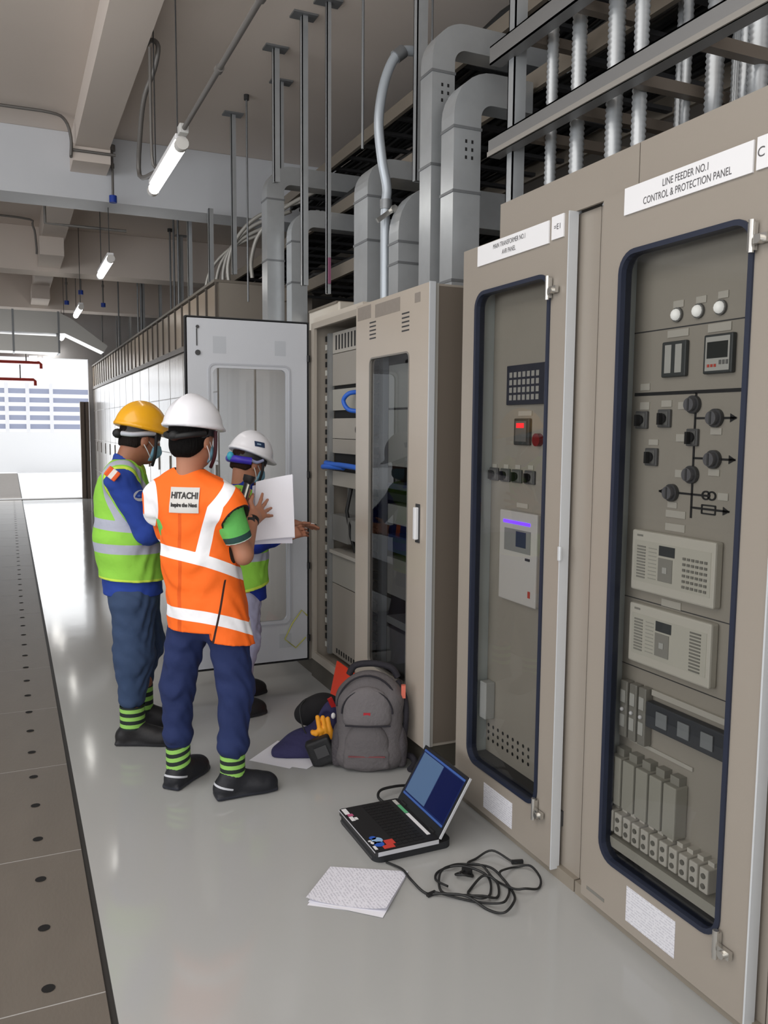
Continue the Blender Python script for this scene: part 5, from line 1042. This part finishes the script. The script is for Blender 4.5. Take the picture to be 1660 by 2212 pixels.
# === smaller man with the white helmet by the rack
R, F, U = B3 = frame(66); r3 = thing('person', 'shorter man in white hard hat with blue headband, beside the open rack', 'person', (1.13, 4.58, 0))
Mh = frame(72, 22); hc = A3(1.238, 4.58, 1.438); hd = hc-Mh[2]*.043
shR, shL = (1.12, 4.42, 1.19), (1.22, 4.72, 1.19); elR, wrR = (1.20, 4.36, .97), (1.40, 4.46, .99); elL, wrL = (1.36, 4.78, 1.0), (1.53, 4.74, 1.02)
hipR, hipL, knR, knL, anR, anL = (1.155, 4.46, .72), (1.21, 4.62, .72), (1.16, 4.42, .41), (1.23, 4.66, .41), (1.09, 4.40, .085), (1.19, 4.74, .085)
body = [EL((1.165, 4.555, .78), (.10, .08, .11), B3, .06), EL((1.16, 4.56, .94), (.13, .11, .15), B3, .06), EL((1.155, 4.565, 1.10), (.14, .10, .14), B3, .06), RC(shL, shR, .048, .048, .06), RC((1.165, 4.57, 1.22), tuple(hd-Mh[2]*.05-Mh[1]*.03), .052, .05, .03),
        RC(shR, elR, .044, .038, .03), RC(elR, wrR, .038, .025, .02), RC(shL, elL, .044, .038, .03), RC(elL, wrL, .038, .025, .02), RC(hipR, knR, .055, .048, .03), RC(knR, anR, .05, .034, .03), RC(hipL, knL, .055, .048, .03), RC(knL, anL, .05, .034, .03)]+head_prims(hd, Mh)
body += hand_prims(wrR, (.9, .2, .2), (.1, -.5, .7), (.1, .6, .7), .1, .6)+hand_prims(wrL, (.9, .0, -.1), (.1, .2, .9), (.1, -.8, .2), .12, .35)
solid('body', mat('skin_3', SKIN[3], .55, bump=.05, bscale=90), r3, body, h=.005); eyes(r3, hd, Mh); hair(r3, hd, Mh, -.06, -.005, .007, (44, 30, 24)); mask(r3, hd, Mh, (120, 176, 200))
h_ = helmet(r3, hc, Mh, (240, 240, 246), band=(26, 26, 30), sc=.97); q = lambda r, f, u: tuple(hd+Mh[0]*r+Mh[1]*f+Mh[2]*u)
m = MB(); m.tube(smooth_path([q(-.05, -.100, -.015), q(0, -.118, -.02), q(.05, -.098, -.018), q(.084, -.04, -.005)]), .021, 10, 0); m.build('ratchet_band', mat('ratchet_violet', (60, 44, 176), .4), h_)
m = MB(); m.ball(q(.01, -.132, -.012), (.02, .02, .026), 12); m.build('ratchet_knob', mat('ratchet_teal', (60, 170, 196), .4), h_)
strap(r3, h_, [q(.09, .01, .01), q(.092, .03, .01), q(.088, .045, -.04), q(.05, .07, -.11)], .007); strap(r3, h_, [q(.086, -.05, .0), q(.092, -.01, .0), q(.092, .025, .025)], .009, (150, 156, 190))
gv, gf = grid(.062, .030, 6, 4); project(h_, (1.275, 4.44, 1.505), (.93, .30, -.2), (.15, .15, .97), gv, gf, 'helmet_sticker', mat('sticker_navy', (30, 52, 86), .5), h_, .0025)
gv, gf = grid(.024, .008, 3, 2); project(h_, (1.268, 4.44, 1.506), (.93, .30, -.2), (.15, .15, .97), gv, gf, 'sticker_mark', mat('sticker_pale', (150, 176, 196), .5), h_, .004)
tr = [ERC((1.165, 4.555, .80), (1.167, 4.554, .66), .100, .104, R, 1.2), RC((1.158, 4.465, .62), knR, .085, .07, .05), RC(knR, anR, .07, .055, .03), RC((1.21, 4.62, .62), knL, .085, .07, .05), RC(knL, anL, .07, .055, .03)]
solid('trousers', mat('pale_lilac_trousers', (164, 164, 192), .85, bump=.45, bscale=11, var=.08), r3, tr, [lambda P: .10-P[2]], .006, fold=.0042)
for h0, t0 in (((1.01, 4.36, 0), (1.262, 4.435, 0)), ((1.11, 4.70, 0), (1.362, 4.785, 0))): shoe(r3, h0, t0)
shirt = [ERC((1.165, 4.555, .90), (1.17, 4.553, .64), .120, .126, R, 1.2, .06), EL((1.16, 4.56, .94), (.145, .125, .16), B3, .06), EL((1.155, 4.565, 1.10), (.15, .11, .14), B3, .06), RC(shL, shR, .058, .058, .06), RC((1.165, 4.57, 1.22), (1.19, 4.572, 1.29), .064, .062, .03),
         RC(shR, elR, .062, .056, .03), RC(elR, lerp(elR, wrR, .92), .054, .038, .02), RC(shL, elL, .062, .056, .03), RC(elL, lerp(elL, wrL, .92), .054, .038, .02)]
aR = along(elR, wrR)
solid('shirt', attr_mat('blue_shirt_orange_cuff', (28, 50, 142), [('cuff', (232, 110, 70))], .85, .4, 12), r3, shirt, [lambda P: .635-P[2], lambda P: P[2]-1.335+.4*np.maximum(P[0]-1.18, 0)], .006, {'cuff': lambda P: np.minimum(.012-np.abs(aR(P)-.17), 4.52-P[1])}, fold=.0025)
hR = RC((1.12, 4.36, 1.15), (1.24, 4.32, .96), .08, .07)[0]; hL = RC((1.23, 4.80, 1.15), (1.38, 4.84, 1.0), .08, .07)[0]; nk = RC((1.185, 4.575, 1.28), (1.26, 4.6, 1.34), .078, .09)[0]
vest = [ERC((1.165, 4.555, .92), (1.17, 4.553, .70), .134, .142, R, 1.17, .06), EL((1.16, 4.56, .94), (.158, .14, .17), B3, .06), EL((1.155, 4.565, 1.10), (.162, .122, .15), B3, .06), RC(shL, shR, .069, .069, .06), RC((1.13, 4.47, 1.20), (1.20, 4.67, 1.20), .064, .064, .05)]
attrs = {'grey': lambda P: np.maximum(.022-np.abs(P[2]-(.885-.0*P[0])), .02-np.abs(P[2]-1.0)), 'trim': lambda P: np.maximum(np.maximum(.012-hR(P), .012-nk(P)), .718+.22*(P[0]-1.18)-P[2])}
solid('reflective_vest', MATS['lime_vest'], r3, vest, [lambda P: .70+.22*(P[0]-1.18)-P[2], lambda P: -hR(P), lambda P: -hL(P), lambda P: -nk(P), lambda P: P[2]-1.285], .005, attrs, fold=.0028, ff=.8)
m = MB(); 
t = thing('pen', 'white pen in the fingers of the shorter man, against the grey door', 'pen', (1.6, 4.7, 1.0)); MB().tube([(1.585, 4.73, 1.035), (1.66, 4.72, 1.015)], .005, 8).build('barrel', WHITE, t); MB().tube([(1.66, 4.72, 1.015), (1.675, 4.718, 1.011)], [.005, .002], 8).build('tip', BLACK, t)
# dark boot seen at the left edge, far away
t = thing('hand_truck', 'dark object at the far left edge beyond the trench covers', 'cart', (-.03, 12, 0))

# ------------------------------------------------------------------ light and camera
bpy.data.objects.remove(t)
W = bpy.data.worlds.new('daylight'); SC.world = W; W.use_nodes = True; nt = W.node_tree; bg = nt.nodes['Background']
bg.inputs[0].default_value = (.95, .97, 1.0, 1); bg.inputs[1].default_value = 1.15
def area(name, loc, rot, sx, sy, power, col=(1, 1, 1)):
    L = bpy.data.lights.new(name, 'AREA'); L.shape = 'RECTANGLE'; L.size = sx; L.size_y = sy; L.energy = power; L.color = col
    o = bpy.data.objects.new(name, L); COL.objects.link(o); o.location = loc; o.rotation_euler = [math.radians(a) for a in rot]; return o
area('daylight_through_side_openings', (-6.4, .8, 2.2), (0, -90, 0), 2.2, 9, 190, (.97, .98, 1.0))
area('ceiling_lamp_bank', (-1.6, 1.0, 4.1), (0, 0, 0), 3.0, 6.0, 130, (1.0, .98, .95))  # unseen area light added overhead to brighten the near floor
sn = bpy.data.lights.new('sun', 'SUN'); sn.energy = 2.2; sn.angle = .02; so = bpy.data.objects.new('sun', sn); COL.objects.link(so); so.rotation_euler = (math.radians(-14), math.radians(6), 0)
area('daylight_from_behind', (-.5, -3.6, 2.2), (90, 0, 0), 6, 3, 90, (1.0, .97, .93))
area('daylight_through_far_opening', (.3, 20.2, 1.6), (-90, 0, 0), 2.4, 2.8, 45, (.97, .99, 1.0))
yaw, pitch, roll, f = .42211, .101263, .007811, 1800.
Fv = Vector((math.sin(yaw)*math.cos(pitch), math.cos(yaw)*math.cos(pitch), -math.sin(pitch))); Rv = Vector((math.cos(yaw), -math.sin(yaw), 0)); Uv = Rv.cross(Fv)
R2 = Rv*math.cos(roll)+Uv*math.sin(roll); U2v = -Rv*math.sin(roll)+Uv*math.cos(roll)
cam = bpy.data.cameras.new('camera'); co = bpy.data.objects.new('camera', cam); COL.objects.link(co)
co.matrix_world = Matrix(((R2.x, U2v.x, -Fv.x, 0), (R2.y, U2v.y, -Fv.y, 0), (R2.z, U2v.z, -Fv.z, 1.6), (0, 0, 0, 1)))
cam.sensor_fit = 'VERTICAL'; cam.sensor_height = 24; cam.lens = 24*f/2212; cam.clip_start = .05; cam.clip_end = 200
SC.camera = co
SC.view_settings.view_transform = 'Standard'; SC.view_settings.look = 'None'; SC.view_settings.exposure = 0.0; SC.view_settings.gamma = 1.0
cy = SC.cycles; cy.use_denoising = True; cy.max_bounces = 7; cy.diffuse_bounces = 4; cy.glossy_bounces = 4; cy.transparent_max_bounces = 12; cy.transmission_bounces = 4; cy.caustics_reflective = False; cy.caustics_refractive = False; cy.sample_clamp_indirect = 6
